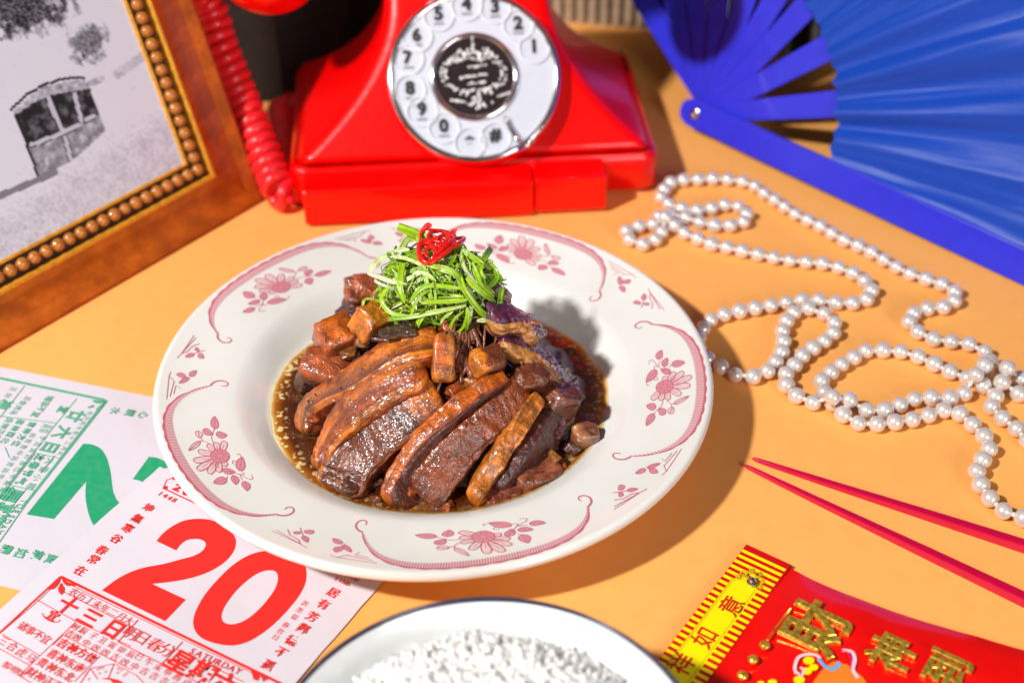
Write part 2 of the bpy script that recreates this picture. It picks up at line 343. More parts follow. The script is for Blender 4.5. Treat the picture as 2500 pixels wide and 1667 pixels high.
# ------------------------------------------------------------------ sauce and meat
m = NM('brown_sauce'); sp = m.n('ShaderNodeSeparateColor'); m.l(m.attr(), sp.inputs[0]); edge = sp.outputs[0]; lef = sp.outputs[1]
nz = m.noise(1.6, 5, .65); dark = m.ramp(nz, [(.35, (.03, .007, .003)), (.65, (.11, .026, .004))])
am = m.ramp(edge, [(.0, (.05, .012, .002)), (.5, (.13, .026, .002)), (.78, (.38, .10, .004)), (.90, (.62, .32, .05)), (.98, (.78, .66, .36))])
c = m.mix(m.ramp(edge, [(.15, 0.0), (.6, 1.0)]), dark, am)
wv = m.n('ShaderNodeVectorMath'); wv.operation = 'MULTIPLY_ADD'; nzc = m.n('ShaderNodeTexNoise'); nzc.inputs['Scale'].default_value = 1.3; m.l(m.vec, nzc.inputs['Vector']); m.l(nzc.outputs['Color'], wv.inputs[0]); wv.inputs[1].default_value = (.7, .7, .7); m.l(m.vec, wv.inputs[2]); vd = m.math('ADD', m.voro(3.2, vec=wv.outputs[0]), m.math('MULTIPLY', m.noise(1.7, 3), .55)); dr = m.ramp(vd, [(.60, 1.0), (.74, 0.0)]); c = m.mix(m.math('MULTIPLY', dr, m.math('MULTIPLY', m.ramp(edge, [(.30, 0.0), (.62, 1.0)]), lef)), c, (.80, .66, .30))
vb = m.n('ShaderNodeTexVoronoi'); vb.feature = 'DISTANCE_TO_EDGE'; vb.inputs['Scale'].default_value = 6.5; m.l(m.vec, vb.inputs['Vector'])
fo = m.math('MULTIPLY', m.ramp(vb.outputs[0], [(.0, 1.0), (.07, 0.0)]), m.ramp(m.noise(.9, 3), [(.55, 0.0), (.68, .6)])); c = m.mix(m.math('MULTIPLY', fo, m.ramp(edge, [(.5, 1.0), (.8, 0.0)])), c, (.55, .33, .12))
m.base(c).set(Roughness=.06, Coat_Weight=.8, Coat_Roughness=.03, Specular_IOR_Level=.7)
m.nrm(m.bump(m.math('MULTIPLY', vb.outputs[0], m.ramp(m.noise(.9, 3), [(.45, 0.0), (.6, 1.0)])), .05, .8, m.bump(m.noise(.9, 2), .10))); M_SAUCE = m.m
mb = MB(); rows = []; cols = []; NR, NA = 46, 200
for i in range(NA):
    a = 2*PI*i/NA; R = 7.95+.25*math.cos(a+.5)+.10*noise.noise(Vector((math.cos(a)*5, math.sin(a)*5, 0)))+.05*noise.noise(Vector((math.cos(a)*19, math.sin(a)*19, 3)))
    R += .55*max(0, math.cos(a+PI/2))**2-1.15*max(0, math.sin(a))**1.6
    row = []
    for j in range(NR+1):
        r = R*math.sin(j/NR*PI/2); x, y = r*math.cos(a), r*math.sin(a)
        z = 1.62+.03*fbm((x, y, 0), 1.1)
        zz = zrim(r)+.02
        e = max(0, (r-(R-1.25))/1.25)
        row.append(Vector((x, y, max(z, zz) if r < R-.01 else zz)))
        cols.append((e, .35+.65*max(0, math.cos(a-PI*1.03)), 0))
    rows.append(row)
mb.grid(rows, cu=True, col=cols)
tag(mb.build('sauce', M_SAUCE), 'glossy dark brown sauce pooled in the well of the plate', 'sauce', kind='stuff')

DC = (0.45, -.3)
def dome(x, y): r = math.hypot(x-DC[0], y-DC[1]); return 1.3+5.2*max(0, 1-(r/7.3)**1.9)
def ondome(px, py, off=0.0):
    d = ray(px, py); t = 45.0
    while t < 80:
        p = CP+t*d
        if p[2] <= dome(p[0], p[1])+off: break
        t += .04
    return Vector(CP+t*d)
def dnormal(p):
    e = .1; v = Vector((-(dome(p.x+e, p.y)-dome(p.x-e, p.y))/(2*e), -(dome(p.x, p.y+e)-dome(p.x, p.y-e))/(2*e), 1)); return v.normalized()
def meatmat(name, rough=.26, spark=1.0, sss=.12, dark=(.03, .006, .004)):
    m = NM(name); v = m.attr(); a = m.noise(2.2, 6, .7); b = m.noise(.9, 4, .6, dist=.6); f = m.noise(11, 5, .7)
    fa = m.n('ShaderNodeAttribute'); fa.attribute_name = 'Fib'; mp = m.n('ShaderNodeMapping'); mp.inputs['Scale'].default_value = (.8, 7, 7); m.l(fa.outputs['Vector'], mp.inputs[0]); fib = m.noise(1.3, 5, .7, mp.outputs[0], .5)
    c = m.mix(m.ramp(b, [(.42, 0.0), (.66, .75)]), v, dark, 'MIX'); c = m.mix(.55, c, m.ramp(a, [(.3, (.35, .3, .3)), (.7, (1.25, 1.2, 1.1))]), 'MULTIPLY')
    c = m.mix(.7, c, m.ramp(fib, [(.32, (.35, .28, .25)), (.62, (1.45, 1.4, 1.2))]), 'MULTIPLY')
    m.base(c).set(Coat_Weight=.85, Coat_Roughness=.12, Coat_IOR=1.6, Specular_IOR_Level=.5, Subsurface_Weight=sss, Subsurface_Radius=(.004, .0015, .0006), Subsurface_Scale=.5)
    m.rough(m.ramp(f, [(.3, rough*.7), (.7, rough*1.9)]))
    n1 = m.bump(fib, .05, .8); n2 = m.bump(m.noise(4.5, 2), .055*spark, 1.0, n1); n3 = m.bump(m.noise(11, 1), .030*spark, 1.0, n2); m.nrm(n3); n4 = m.bump(m.noise(15, 1), .016*spark, 1.0, m.bump(m.noise(5.5, 2), .045*spark, 1.0)); m.l(n4, m.b.inputs['Coat Normal']); return m.m
M_MEAT = meatmat('braised_pork'); M_LEAN = meatmat('lean_braised_pork', .3, 1.3, .05); M_DARKM = meatmat('dark_braised_meat', .3, 1.2, .04)
SKIN = (.60, .128, .001); FAT = (.80, .24, .006); RED = (.44, .080, .002); LEAN = (.22, .046, .006); DARK = (.08, .015, .004)
def lerp(a, b, t): t = max(0, min(1, t)); return tuple(x+(y-x)*t for x, y in zip(a, b))
def bands(stops):
    def f(x):
        for (a, ca), (b, cb) in zip(stops, stops[1:]):
            if x <= b: return lerp(ca, cb, (x-a)/(b-a+1e-9))
        return stops[-1][1]
    return f
zC = Z(650, 520, 2.0106)
def meat_slice(name, pts, W, T, colf, mat, roll=0.0, label='', cat='pork slice', amp=.07, n=130, m=72, seed=0, offs=0.3, wprof=None, group=None, taper=.82, ex=5.5):
    """pts in view C (px,py[,off]); section W across the surface, T into the heap"""
    P = []
    for p in pts:
        q = zC(p[0], p[1]); P.append(np.array(ondome(q[0], q[1], p[2] if len(p) > 2 else offs)))
    C = even(catmull(P, 16), n)
    mb = MB(); rows = []; cols = []
    # slices are smoothed along their length so the frame does not jitter
    for i in range(n):
        t = i/(n-1); p = C[i]; tg = (C[min(i+3, n-1)]-C[max(i-3, 0)]).normalized(); nr = dnormal(p); nr = (nr - tg*nr.dot(tg)).normalized()
        nr = Matrix.Rotation(roll+.12*math.sin(t*4+seed), 3, tg) @ nr; bi = tg.cross(nr)
        e = (1-abs(2*t-1)**18); e = max(e, 0)**.42*(1 if 0 < i < n-1 else 0)+.001
        ww = W/2*(wprof(t) if wprof else (taper+(1-taper)*math.sin(PI*t)))*(1+.10*noise.noise(Vector((t*5, seed, 0)))); tt = T/2*(1+.10*noise.noise(Vector((t*4, seed, 7))))
        row = []
        for k in range(m):
            a = 2*PI*k/m; ca, sa = math.cos(a), math.sin(a)
            cw = math.copysign(abs(ca)**(2/ex), ca); ct = math.copysign(abs(sa)**(2/ex), sa)
            q = p + bi*cw*ww*e + nr*(ct*tt*e) - nr*T*.35
            o = (q-(p-nr*T*.35)).normalized()
            dd = amp*(1.5*fbm(q, .9)+.7*fbm(q+Vector((seed*3, 0, 0)), 3.0, 2))
            sfib = .8*amp*noise.noise(Vector((t*2.2, cw*6+seed, ct*4)))
            dd += .022*fbm(q, 5.5, 2)+.03*noise.noise(Vector((t*5, cw*W*6+seed, ct*T*6))); q = q+o*(dd+sfib); row.append(q); mb.a.append((t*7+seed*3, cw*W/2, ct*T/2))
            c = colf(cw, ct, t); sh = 1+.35*noise.noise(Vector((t*3, cw*5, ct*5+seed))); cols.append(tuple(max(0, x*sh) for x in c))
        rows.append(row)
    mb.grid(rows, cv=True, col=cols)
    o = mb.build(name, mat, origin=C[n//2]); tag(o, label, cat, group); return o
lay1 = bands([(-1, SKIN), (-.55, SKIN), (-.35, FAT), (-.05, FAT), (.05, (.28,.05,.006)), (.2, RED), (.4, LEAN), (.52, (.18,.035,.008)), (.65, FAT), (1, RED)])
layB = bands([(-1, SKIN), (-.6, SKIN), (-.35, FAT), (-.12, FAT), (-.02, (.26,.045,.006)), (.12, (.30,.05,.006)), (.25, FAT), (.42, RED), (.55, (.28,.05,.006)), (.75, FAT), (1, SKIN)])
def fA(cw, ct, t): return lay1(cw) if ct > -.6 else LEAN
def fB(cw, ct, t): return layB(cw) if ct > -.6 else LEAN
def fC(cw, ct, t): return (lerp((.05,.008,.006), LEAN, abs(t-.68)*9+abs(cw)*1.2) if abs(t-.66) < .12 else lerp(LEAN, lerp(RED, FAT, .45), (t-.62)*4)) if cw > -.8 else FAT
def fD(cw, ct, t): return SKIN if ct > .55 and cw < .6 else (RED if cw < .8 and ct > .3 else lerp((.14, .022, .010), LEAN, .3+.3*math.sin(ct*6)))
def fE(cw, ct, t): return lerp(LEAN, RED, t*.6)
def fF(cw, ct, t): return (.66, .20, .012) if ct > .3 else (.40, .07, .01)
def fG(cw, ct, t): return (.10, .020, .014)
G_ = 'braised pork slices fanned over the front of the mound'
meat_slice('pork_slice', [(165,1075),(215,940),(400,830),(570,720),(700,655),(850,625)], 1.8, 1.3, fA, M_MEAT, -.1, 'long curved pork belly slice at the left edge of the mound, rising behind the others', seed=1, offs=.55, group=G_, wprof=lambda t: .62+.55*t)
meat_slice('pork_slice', [(262,1250),(300,1120),(430,960),(600,840),(775,752)], 1.62, 1.1, fB, M_MEAT, -.05, 'streaky amber pork belly slice second from the left, pointed lower end', seed=2, offs=.85, group=G_, wprof=lambda t: .55+.75*min(1, t*2.2)-.15*t)
meat_slice('pork_slice', [(335,1370),(430,1215),(560,1080),(700,970),(850,880)], 2.35, 1.2, fC, M_LEAN, .05, 'broad lean brown pork slice in the middle left with a dark glossy patch', seed=3, offs=.5, group=G_, wprof=lambda t: 1.05-.15*t)
meat_slice('pork_slice', [(590,1425),(660,1260),(790,1090),(960,940),(1190,790)], .98, 2.4, fD, M_MEAT, -.42, 'long pork slice standing on edge, amber rind up, in the centre of the mound', seed=4, offs=.75, group=G_, taper=.9)
meat_slice('pork_slice', [(745,1400),(850,1270),(990,1110),(1130,990),(1290,830)], 1.6, 1.9, fE, M_LEAN, .1, 'dark lean pork slice between the two amber rind slices', seed=5, offs=.35, group=G_, wprof=lambda t: 1.3-.35*t)
meat_slice('pork_slice', [(1005,1415),(1080,1290),(1180,1140),(1270,1000),(1350,890)], .92, 1.8, fF, M_MEAT, -.15, 'narrow bright orange pork rind slice, rightmost of the fanned slices', seed=6, offs=.75, group=G_, taper=.9)
meat_slice('pork_slice', [(1140,1390),(1260,1240),(1370,1090),(1450,930),(1440,860)], 1.9, 1.8, fG, M_DARKM, .5, 'nearly black lean pork slab behind the bright orange rind slice', seed=7, offs=.1, group=G_)
def chunk(name, c, r, colr, mat, label, cat, rot=(0, 0, 0), off=.4, amp=.10, seed=0, ex=5.0, px=True, n=44, fr=1.2, colf=None, group=None):
    p = ondome(*zC(*c), off) if px else Vector(c); mb = MB(); R = Matrix.Rotation(rot[2], 3, 'Z') @ Matrix.Rotation(rot[1], 3, 'Y') @ Matrix.Rotation(rot[0], 3, 'X')
    rows = []; cols = []
    for i in range(n):
        row = []
        for j in range(n//2+1):
            a = 2*PI*i/n; b = PI*j/(n//2)-PI/2; f = lambda x: math.copysign(abs(x)**(2/ex), x)
            l = Vector((r[0]*f(math.cos(b))*f(math.cos(a)), r[1]*f(math.cos(b))*f(math.sin(a)), r[2]*f(math.sin(b)))); mb.a.append((l.x+seed, l.y, l.z))
            q = R @ l; o = q.normalized(); q = p+q+o*amp*(1.2*fbm(q+Vector((seed*7, 0, 0)), fr)+.5*fbm(q+Vector((0, seed*5, 0)), fr*3.5, 2)); row.append(q)
            cc = colf(l.x/r[0], l.y/r[1], l.z/r[2]) if colf else colr; sh = 1+.5*noise.noise(q*1.7+Vector((seed, 0, 0))); cols.append(tuple(max(0, x*sh) for x in cc))
        rows.append(row)
    mb.grid(rows, cu=True, col=cols); o = mb.build(name, mat, origin=p); tag(o, label, cat, group); return o
def topskin(a, b):
    return lambda x, y, z: a if z > .45 else b
chunk('pork_slice', (868,715), (.50,.60,1.05), SKIN, M_MEAT, 'short boxy cut end of pork belly hanging down just below the scallions', 'pork slice', (-.75,.12,.1), .50, seed=31, colf=lambda x,y,z: FAT if x > .2 or z < -.5 else SKIN, group=G_, amp=.09)
GC = 'braised pork chunks heaped at the back left'
chunk('pork_chunk', (355,605), (1.05,.85,.75), SKIN, M_MEAT, 'square amber pork chunk with rind at the left of the mound', 'pork chunk', (.25,-.1,.5), .9, seed=1, colf=topskin(SKIN, (.42,.085,.02)), group=GC)
chunk('pork_chunk', (300,770), (1.2,.8,.7), LEAN, M_LEAN, 'dark reddish pork chunk under the square amber one', 'pork chunk', (.3,.2,-.3), .4, seed=2, colf=topskin(RED, (.16,.03,.018)), group=GC)
chunk('pork_chunk', (480,395), (.95,.8,.6), RED, M_LEAN, 'ragged brown pork chunk left of the scallions, highest at the back', 'pork chunk', (.5,.1,.2), 1.2, seed=3, amp=.22, group=GC)
chunk('pork_chunk', (520,530), (.85,.7,.7), FAT, M_MEAT, 'glossy orange brown pork piece just below the left edge of the scallions', 'pork chunk', (.3,.3,.9), .9, seed=4, amp=.2, group=GC)
chunk('pork_chunk', (425,470), (.7,.6,.55), DARK, M_DARKM, 'small dark pork piece between the two back left chunks', 'pork chunk', (.3,.3,.9), .6, seed=14, amp=.2, group=GC)
chunk('pork_chunk', (200,800), (.35,.6,.95), DARK, M_DARKM, 'thin blackened meat flake standing at the far left of the mound', 'pork chunk', (.2,.3,.2), .3, seed=5, amp=.2)
chunk('pork_chunk', (1080,735), (.75,.6,.7), RED, M_LEAN, 'brown pork cube in the hollow above the slices', 'pork chunk', (.4,.1,.5), .5, seed=6, colf=lambda x,y,z: FAT if x < -.4 else LEAN)
chunk('pork_chunk', (1290,820), (.75,.6,.6), LEAN, M_LEAN, 'knobbly lean pork end above the bright orange rind slice', 'pork chunk', (.4,.1,.5), .5, seed=8, amp=.22)
chunk('pork_chunk', (1420,930), (.9,.8,.9), LEAN, M_LEAN, 'ragged brown pork lump under the eggplant on the right', 'pork chunk', (.2,.4,.5), .1, seed=9, amp=.26)
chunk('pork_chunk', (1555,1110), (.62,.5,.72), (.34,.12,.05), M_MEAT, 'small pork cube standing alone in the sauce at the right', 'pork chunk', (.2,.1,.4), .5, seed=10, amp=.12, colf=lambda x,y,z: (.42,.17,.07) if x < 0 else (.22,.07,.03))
chunk('pork_chunk', (1330,1280), (1.1,.75,.35), (.34,.10,.05), M_MEAT, 'flat reddish pork piece half sunk in the sauce at the lower right', 'pork chunk', (.1,.1,.6), .3, seed=12, amp=.18)
chunk('pork_chunk', (1170,1400), (.95,.5,.35), (.28,.06,.03), M_LEAN, 'sunken pork scrap in the sauce below the bright orange slice', 'pork chunk', (.1,.1,.3), .25, seed=13, amp=.18)
chunk('pork_chunk', (760,1470), (.6,.35,.3), (.34,.13,.03), M_MEAT, 'small fatty scrap at the front of the sauce under the dark lean slice', 'pork chunk', (.1,.1,.9), .15, seed=15, amp=.15)
chunk('pork_chunk', (650,590), (.8,.3,.16), (.09,.05,.015), M_DARKM, 'black oily strip at the top of the mound under the scallions', 'mushroom piece', (.3,.1,.2), 1.0, seed=16, amp=.2).name = 'mushroom_piece'
chunk('pork_chunk', (480,1330), (1.1,.5,.4), (.12,.03,.012), M_DARKM, 'dark meat scrap in the sauce below the broad lean slice', 'pork chunk', (.1,.1,.5), .0, seed=17, amp=.22)
random.seed(8)
SCR = ['above the lower end of the leftmost pork slice', 'at the left edge of the mound beside the sauce', 'in the sauce below the lean slice and the centre slice', 'in the sauce under the tip of the broad lean slice', 'in the sauce under the dark lean slice at the front', 'in the sauce under the tip of the centre rind slice', 'in the hollow left of the centre slice top', 'just right of the broad lean slice upper end', 'in the middle hollow under the shredded meat', 'between the brown cube and the eggplant wedge', 'right of the dark slab, near the lone cube', 'in the sauce under the dark slab', 'in the sauce right of the orange rind slice tip', 'in the sauce left of the broad lean slice tip', 'between the orange piece and the dark strip', 'between the two left chunks and the streaky slice', 'under the scallions above the leftmost slice', 'at the top of the short boxy pork end', 'in the sauce just below the lone cube']
for sc_i, (cx_, cy_) in enumerate([(250,930),(225,1010),(640,1330),(560,1400),(880,1440),(700,1360),(980,900),(930,860),(1010,830),(1240,760),(1400,1190),(1450,1250),(1250,1380),(410,1370),(470,640),(400,690),(740,520),(880,560),(1500,1150)]):
    chunk('meat_scrap', (cx_, cy_), (random.uniform(.3, .55), random.uniform(.2, .35), random.uniform(.15, .28)), random.choice([LEAN, RED, DARK, (.40,.14,.02)]), random.choice([M_LEAN, M_MEAT, M_DARKM]), 'small meat scrap '+SCR[sc_i], 'meat scrap', (random.random()*3, random.random(), random.random()*3), .25, seed=random.random()*40, amp=.13, n=26, fr=2.0, group='small meat scraps in the mound')
# shredded meat between the slices
mb = MB(); random.seed(3)
for i in range(46):
    cx, cy = 960+random.gauss(0, 45), 690+random.gauss(0, 70)
    dx = random.gauss(0, 14); pts = [ondome(*zC(cx+dx*k, cy-75+50*k), .15+.25*random.random()) for k in range(4)]
    mb.tube(catmull(pts, 4), [.05+.07*random.random()]*13, 6, col=random.choice([LEAN, (.34,.10,.05), (.30,.09,.05), (.40,.14,.08)]))
for i in range(40):
    a = random.random()*2*PI; r = random.random()*3.5; p = Vector((DC[0]+r*math.cos(a), DC[1]+r*math.sin(a), 0)); p.z = dome(p.x, p.y)+.1
    d = Vector((random.gauss(0, .5), random.gauss(0, .5), random.gauss(0, .15))); mb.tube(catmull([p, p+d+Vector((0, 0, .2)), p+2*d], 4), .06+.08*random.random(), 6, col=random.choice([LEAN, DARK, RED]))
tag(mb.build('shredded_meat', M_LEAN), 'stringy shredded dark meat in the gap between the pork slices', 'shredded meat', kind='stuff')
mb = MB(); random.seed(21)
for px, py in [(472,765),(365,860),(388,590),(262,632),(505,1280),(650,1235),(455,690),(540,905),(1010,1250),(745,930),(600,700),(870,990)]+[(random.uniform(200, 1400), random.uniform(640, 1400)) for _ in range(26)]:
    mb.sphere(ondome(*zC(px, py), 1.0 if py < 1000 else .9), Vector((.035, .05, .03))*random.uniform(.6, 1.4), 6, 4)
tag(mb.build('pepper_flecks', M_INK), 'tiny black pepper flecks scattered over the glazed meat', 'pepper', kind='stuff')
# filler mound under the slices
mb = MB(); rows = []; cols = []
for i in range(140):
    a = 2*PI*i/140; row = []
    for j in range(60):
        r = 7.0*j/59; x, y = DC[0]+r*math.cos(a), DC[1]+r*math.sin(a)
        z = dome(x, y)-.75+.5*fbm((x, y, 1), .8)+.22*fbm((x, y, 5), 2.4); row.append(Vector((x, y, z))); cols.append(lerp((.06,.014,.006), (.20,.055,.015), .5+fbm((x, y, 9), 1.5)))
    rows.append(row)
mb.grid(rows, cu=True, col=cols); tag(mb.build('minced_meat', M_DARKM), 'dark saucy meat scraps filling the middle of the mound', 'meat scraps', kind='stuff')
# eggplant
m = NM('eggplant_skin'); nn = m.noise(9, 5, .75); big = m.noise(.7, 3, .6); sp = m.n('ShaderNodeSeparateColor'); m.l(m.attr(), sp.inputs[0])
c = m.ramp(big, [(.35, (.05, .006, .035)), (.65, (.13, .015, .045))]); c = m.mix(m.math('MULTIPLY', m.ramp(nn, [(.46, 0.0), (.56, 1.0)]), sp.outputs[0]), c, (.52, .42, .36)); c = m.mix(sp.outputs[1], c, m.ramp(m.noise(3, 5, .7), [(.3, (.26, .08, .012)), (.7, (.62, .27, .05))]))
m.base(c).set(Roughness=.25, Coat_Weight=.8, Coat_Roughness=.08); n1 = m.bump(m.noise(3.5, 5), .06); n2 = m.bump(nn, .03, 1, n1); m.nrm(n2); m.l(n2, m.b.inputs['Coat Normal']); M_EGG = m.m
def fEgg(cw, ct, t): return (max(0, min(1, (t-.3)*2.2))*(1 if ct > 0 else .3), 0 if ct > -.6 and cw < .93 else 1, 0)
def fEgg2(cw, ct, t): return (max(0, min(1, (t-.15)*1.8))*(.8 if ct > 0 else .3), 0 if ct > .05 and cw < .45 else 1, 0)
meat_slice('eggplant_piece', [(1080,470),(1190,470),(1290,520),(1370,610)], 2.5, 1.2, fEgg, M_EGG, -.35, 'purple eggplant piece with pale wrinkled skin, behind right of the scallions', 'eggplant', seed=21, offs=1.25, ex=2.4, amp=.1, group='braised eggplant pieces')
meat_slice('eggplant_piece', [(1150,610),(1260,650),(1380,730),(1480,850)], 1.5, 1.0, fEgg2, M_EGG, -.2, 'long eggplant wedge with amber flesh draping down the right side', 'eggplant', seed=22, offs=.75, ex=2.6, amp=.1, group='braised eggplant pieces')
meat_slice('eggplant_piece', [(1390,720),(1470,790),(1520,880)], .8, .5, lambda cw, ct, t: (1.0, 0, 0), M_EGG, .3, 'crinkled grey purple eggplant skin edge at the far right of the mound', 'eggplant', seed=23, offs=.2, ex=2.6, amp=.14, group='braised eggplant pieces')
meat_slice('eggplant_piece', [(1060,350),(1130,370),(1190,420)], 1.5, 1.0, lambda cw, ct, t: (.8, 0, 0), M_EGG, -.4, 'small dark eggplant piece peeping out at the back of the scallions', 'eggplant', seed=24, offs=1.1, ex=2.4, amp=.12, group='braised eggplant pieces')
meat_slice('eggplant_piece', [(1420,1090),(1460,1030),(1500,980)], .8, .6, fEgg2, M_EGG, .2, 'small glossy eggplant bit by the lone pork cube', 'eggplant', seed=25, offs=.25, ex=2.4, amp=.1, group='braised eggplant pieces')

# ------------------------------------------------------------------ scallions and chilli
m = NM('scallion'); fib = m.noise(5, 4, .6); c = m.mix(.5, m.attr(), m.ramp(fib, [(.3, (.55, .6, .5)), (.7, (1.35, 1.3, 1.3))]), 'MULTIPLY')
m.base(c).set(Roughness=.3, Coat_Weight=.3, Coat_Roughness=.12, Subsurface_Weight=.15, Subsurface_Radius=(.001, .002, .0005), Subsurface_Scale=.6); m.nrm(m.bump(m.noise(14, 3), .012)); M_SCAL = m.m
m = NM('red_chilli'); m.base(m.ramp(m.noise(3), [(.3, (.70, .004, .006)), (.7, (.85, .02, .01))])).set(Roughness=.15, Coat_Weight=.6, Subsurface_Weight=.1, Subsurface_Radius=(.002, .0003, .0003)); m.nrm(m.bump(m.noise(12, 3), .015)); M_CHIL = m.m
GCN = Vector((.35, .65, 6.7)); GR = Vector((2.95, 2.4, 2.4))
def onell(px, py, s=1.0):
    d = ray(px, py); best = None; bt = None; t = 50.0
    while t < 72:
        p = Vector(CP+t*d); q = p-GCN; f = math.sqrt((q.x/GR.x/s)**2+(q.y/GR.y/s)**2+(q.z/GR.z/s)**2)
        if f <= 1: return p
        if best is None or f < best: best = f; bt = p
        t += .05
    return bt
GREENS = [(.17, .38, .008), (.27, .50, .010), (.42, .62, .02), (.08, .23, .008), (.36, .58, .015)]
PALE = [(.62, .72, .38), (.72, .78, .55), (.48, .62, .16)]
gar = empty('scallion_garnish', GCN); tag(gar, 'tangle of shredded green scallions crowning the meat mound', 'scallions')
def ribbon(pts, w, c1, c2, nside, curl=.35, n=26):
    C = even(catmull(pts, 10), n); mb = MB(); rows = []; cols = []
    ph = random.random()*6; tw = random.gauss(0, .9)
    for i in range(n):
        t = i/(n-1); p = C[i]; tg = (C[min(i+1, n-1)]-C[max(i-1, 0)]).normalized(); nr = nside(p); nr = (nr-tg*nr.dot(tg)).normalized(); nr = Matrix.Rotation(tw*(t-.5)+.25*math.sin(ph+t*5), 3, tg) @ nr; bi = tg.cross(nr)
        ww = w/2*(.35+.65*min(1, 5*t, 5*(1-t))**.6) if w < .3 else w/2
        th = max(.018, w*.09)
        prof = [(-1, curl), (-.5, 0), (0, -curl*.35), (.5, 0), (1, curl), (.9, curl+.0), (.5, .0), (0, -curl*.35), (-.5, .0), (-.9, curl)]
        row = []
        for k, (a, b) in enumerate(prof):
            row.append(p+bi*a*ww+nr*(b*ww)-nr*(th if k > 4 else 0)); cc = lerp(c1, c2, t*1.2-.1); sh = 1+.25*math.sin(a*7+ph); cols.append(tuple(x*sh for x in cc))
        rows.append(row)
    mb.grid(rows, cv=True, col=cols); return mb
def out(p): return (p-GCN).normalized()
def camside(p): return (Vector(CP)-p).normalized()*.8+out(p)*.3
random.seed(11)
for i in range(260):
    u = random.random(); th = random.random()*2*PI; ph = math.acos(1-1.05*u); s = .62+.38*random.random()**.6
    d = Vector((math.cos(th)*math.sin(ph), math.sin(th)*math.sin(ph), math.cos(ph))); q = d
    ax = Vector((random.gauss(0, 1), random.gauss(0, 1), random.gauss(0, .8))).normalized(); tot = random.uniform(.7, 2.3); pts = []
    bend = Vector((random.gauss(0, .25), random.gauss(0, .25), random.gauss(0, .2)))
    for k in range(5):
        v = Matrix.Rotation(tot*(k/4-.5), 3, ax) @ d; ss = s*(1+.08*math.sin(k*2+i)); v = v*ss+bend*(k/4-.5)**2
        if v.z < -.25: v.z = -.25
        pts.append(GCN+Vector((v.x*GR.x, v.y*GR.y, v.z*GR.z)))
    w = random.choice([.06, .07, .09, .11, .14, .2]); pal = random.random() < .2
    a = random.choice(PALE if pal else GREENS); b = random.choice(GREENS+PALE[2:]); 
    ribbon(pts, w, a, b, out if random.random() < .75 else camside, random.uniform(.1, .5), 18).build('scallion_shred', M_SCAL, gar)
zE = Z(850, 520, 4.612)
ST = [([(560,165),(700,215),(860,280),(980,320)], .46, 4, 0), ([(1610,385),(1540,500),(1480,640),(1520,750)], .30, 0, 4), ([(1540,560),(1640,620),(1680,720),(1610,830)], .22, 1, 0), ([(225,690),(300,580),(400,500),(560,430),(690,410)], .24, 'p2', 'p0'), ([(220,680),(340,720),(480,770),(660,800)], .22, 'p1', 'p0'),
 ([(370,1000),(240,965),(180,985),(165,1060),(180,1150),(200,1255)], .13, 1, 4), ([(325,1225),(500,1190),(700,1170),(900,1130),(1100,1090),(1330,1040)], .22, 0, 'p2'), ([(480,820),(400,900),(375,980),(430,1080),(520,1140),(660,1155)], .2, 4, 1), ([(1240,700),(1300,850),(1400,1000),(1500,1120),(1600,1160),(1690,1100),(1705,1000),(1730,840)], .30, 4, 1), ([(1710,980),(1830,1130),(1890,1280),(1945,1490)], .14, 1, 'p1'),
 ([(1300,1100),(1200,1190),(1150,1290),(1160,1385),(1230,1345),(1300,1270),(1345,1100)], .13, 1, 4), ([(1340,1060),(1345,1180),(1325,1350)], .19, 4, 0), ([(860,1070),(820,1170),(780,1275)], .32, 1, 4), ([(465,500),(600,500),(750,550),(900,640)], .17, 'p0', 'p2'), ([(1220,370),(1350,460),(1480,550),(1605,635)], .26, 0, 4), ([(1270,440),(1300,600),(1380,720),(1465,805)], .2, 'p2', 'p0'),
 ([(610,560),(590,700),(590,850),(640,1000)], .32, 4, 1), ([(690,1010),(800,870),(920,820),(1100,830),(1260,850)], .22, 1, 4), ([(980,610),(1100,640),(1200,690),(1280,770)], .34, 'p2', 1), ([(960,750),(980,900),(985,1110)], .1, 4, 'p2'), ([(820,1015),(950,1000),(1200,990),(1340,980)], .22, 4, 4), ([(1450,1215),(1560,1200),(1650,1160),(1710,1070)], .24, 'p0', 4), ([(500,1140),(540,1240),(565,1300)], .16, 0, 1), ([(440,440),(490,520),(570,570)], .16, 3, 0), ([(540,370),(530,450),(570,520)], .14, 3, 1),
 ([(1210,400),(1190,520),(1100,610)], .16, 1, 0), ([(640,440),(800,520),(950,600),(1120,620)], .22, 0, 4), ([(720,690),(800,670),(900,700),(990,770)], .18, 'p0', 4), ([(1000,330),(1150,300),(1310,290)], .16, 3, 0), ([(600,400),(660,300),(760,290),(860,340)], .34, 'p2', 4), ([(700,1180),(740,1060),(800,950),(900,870)], .14, 4, 1), ([(1040,1240),(1090,1170),(1180,1110)], .13, 'p2', 4), ([(560,640),(500,600),(450,640),(430,680)], .14, 1, 1), ([(1400,560),(1450,700),(1500,820),(1640,950)], .26, 1, 4), ([(1330,730),(1450,850),(1560,930),(1660,1000)], .28, 4, 0)]
def gc(c): return PALE[int(c[1])] if isinstance(c, str) else GREENS[c]
for pts, w, a, b in ST:
    ribbon([onell(*zE(x, y), 1.06+.03*random.random()) for x, y in pts], w, gc(a), gc(b), camside, .3, 34).build('scallion_shred', M_SCAL, gar)
ch = empty('chilli_garnish', GCN+Vector((0, 0, 2.2))); tag(ch, 'curled red chilli rings on top of the scallions', 'chilli')
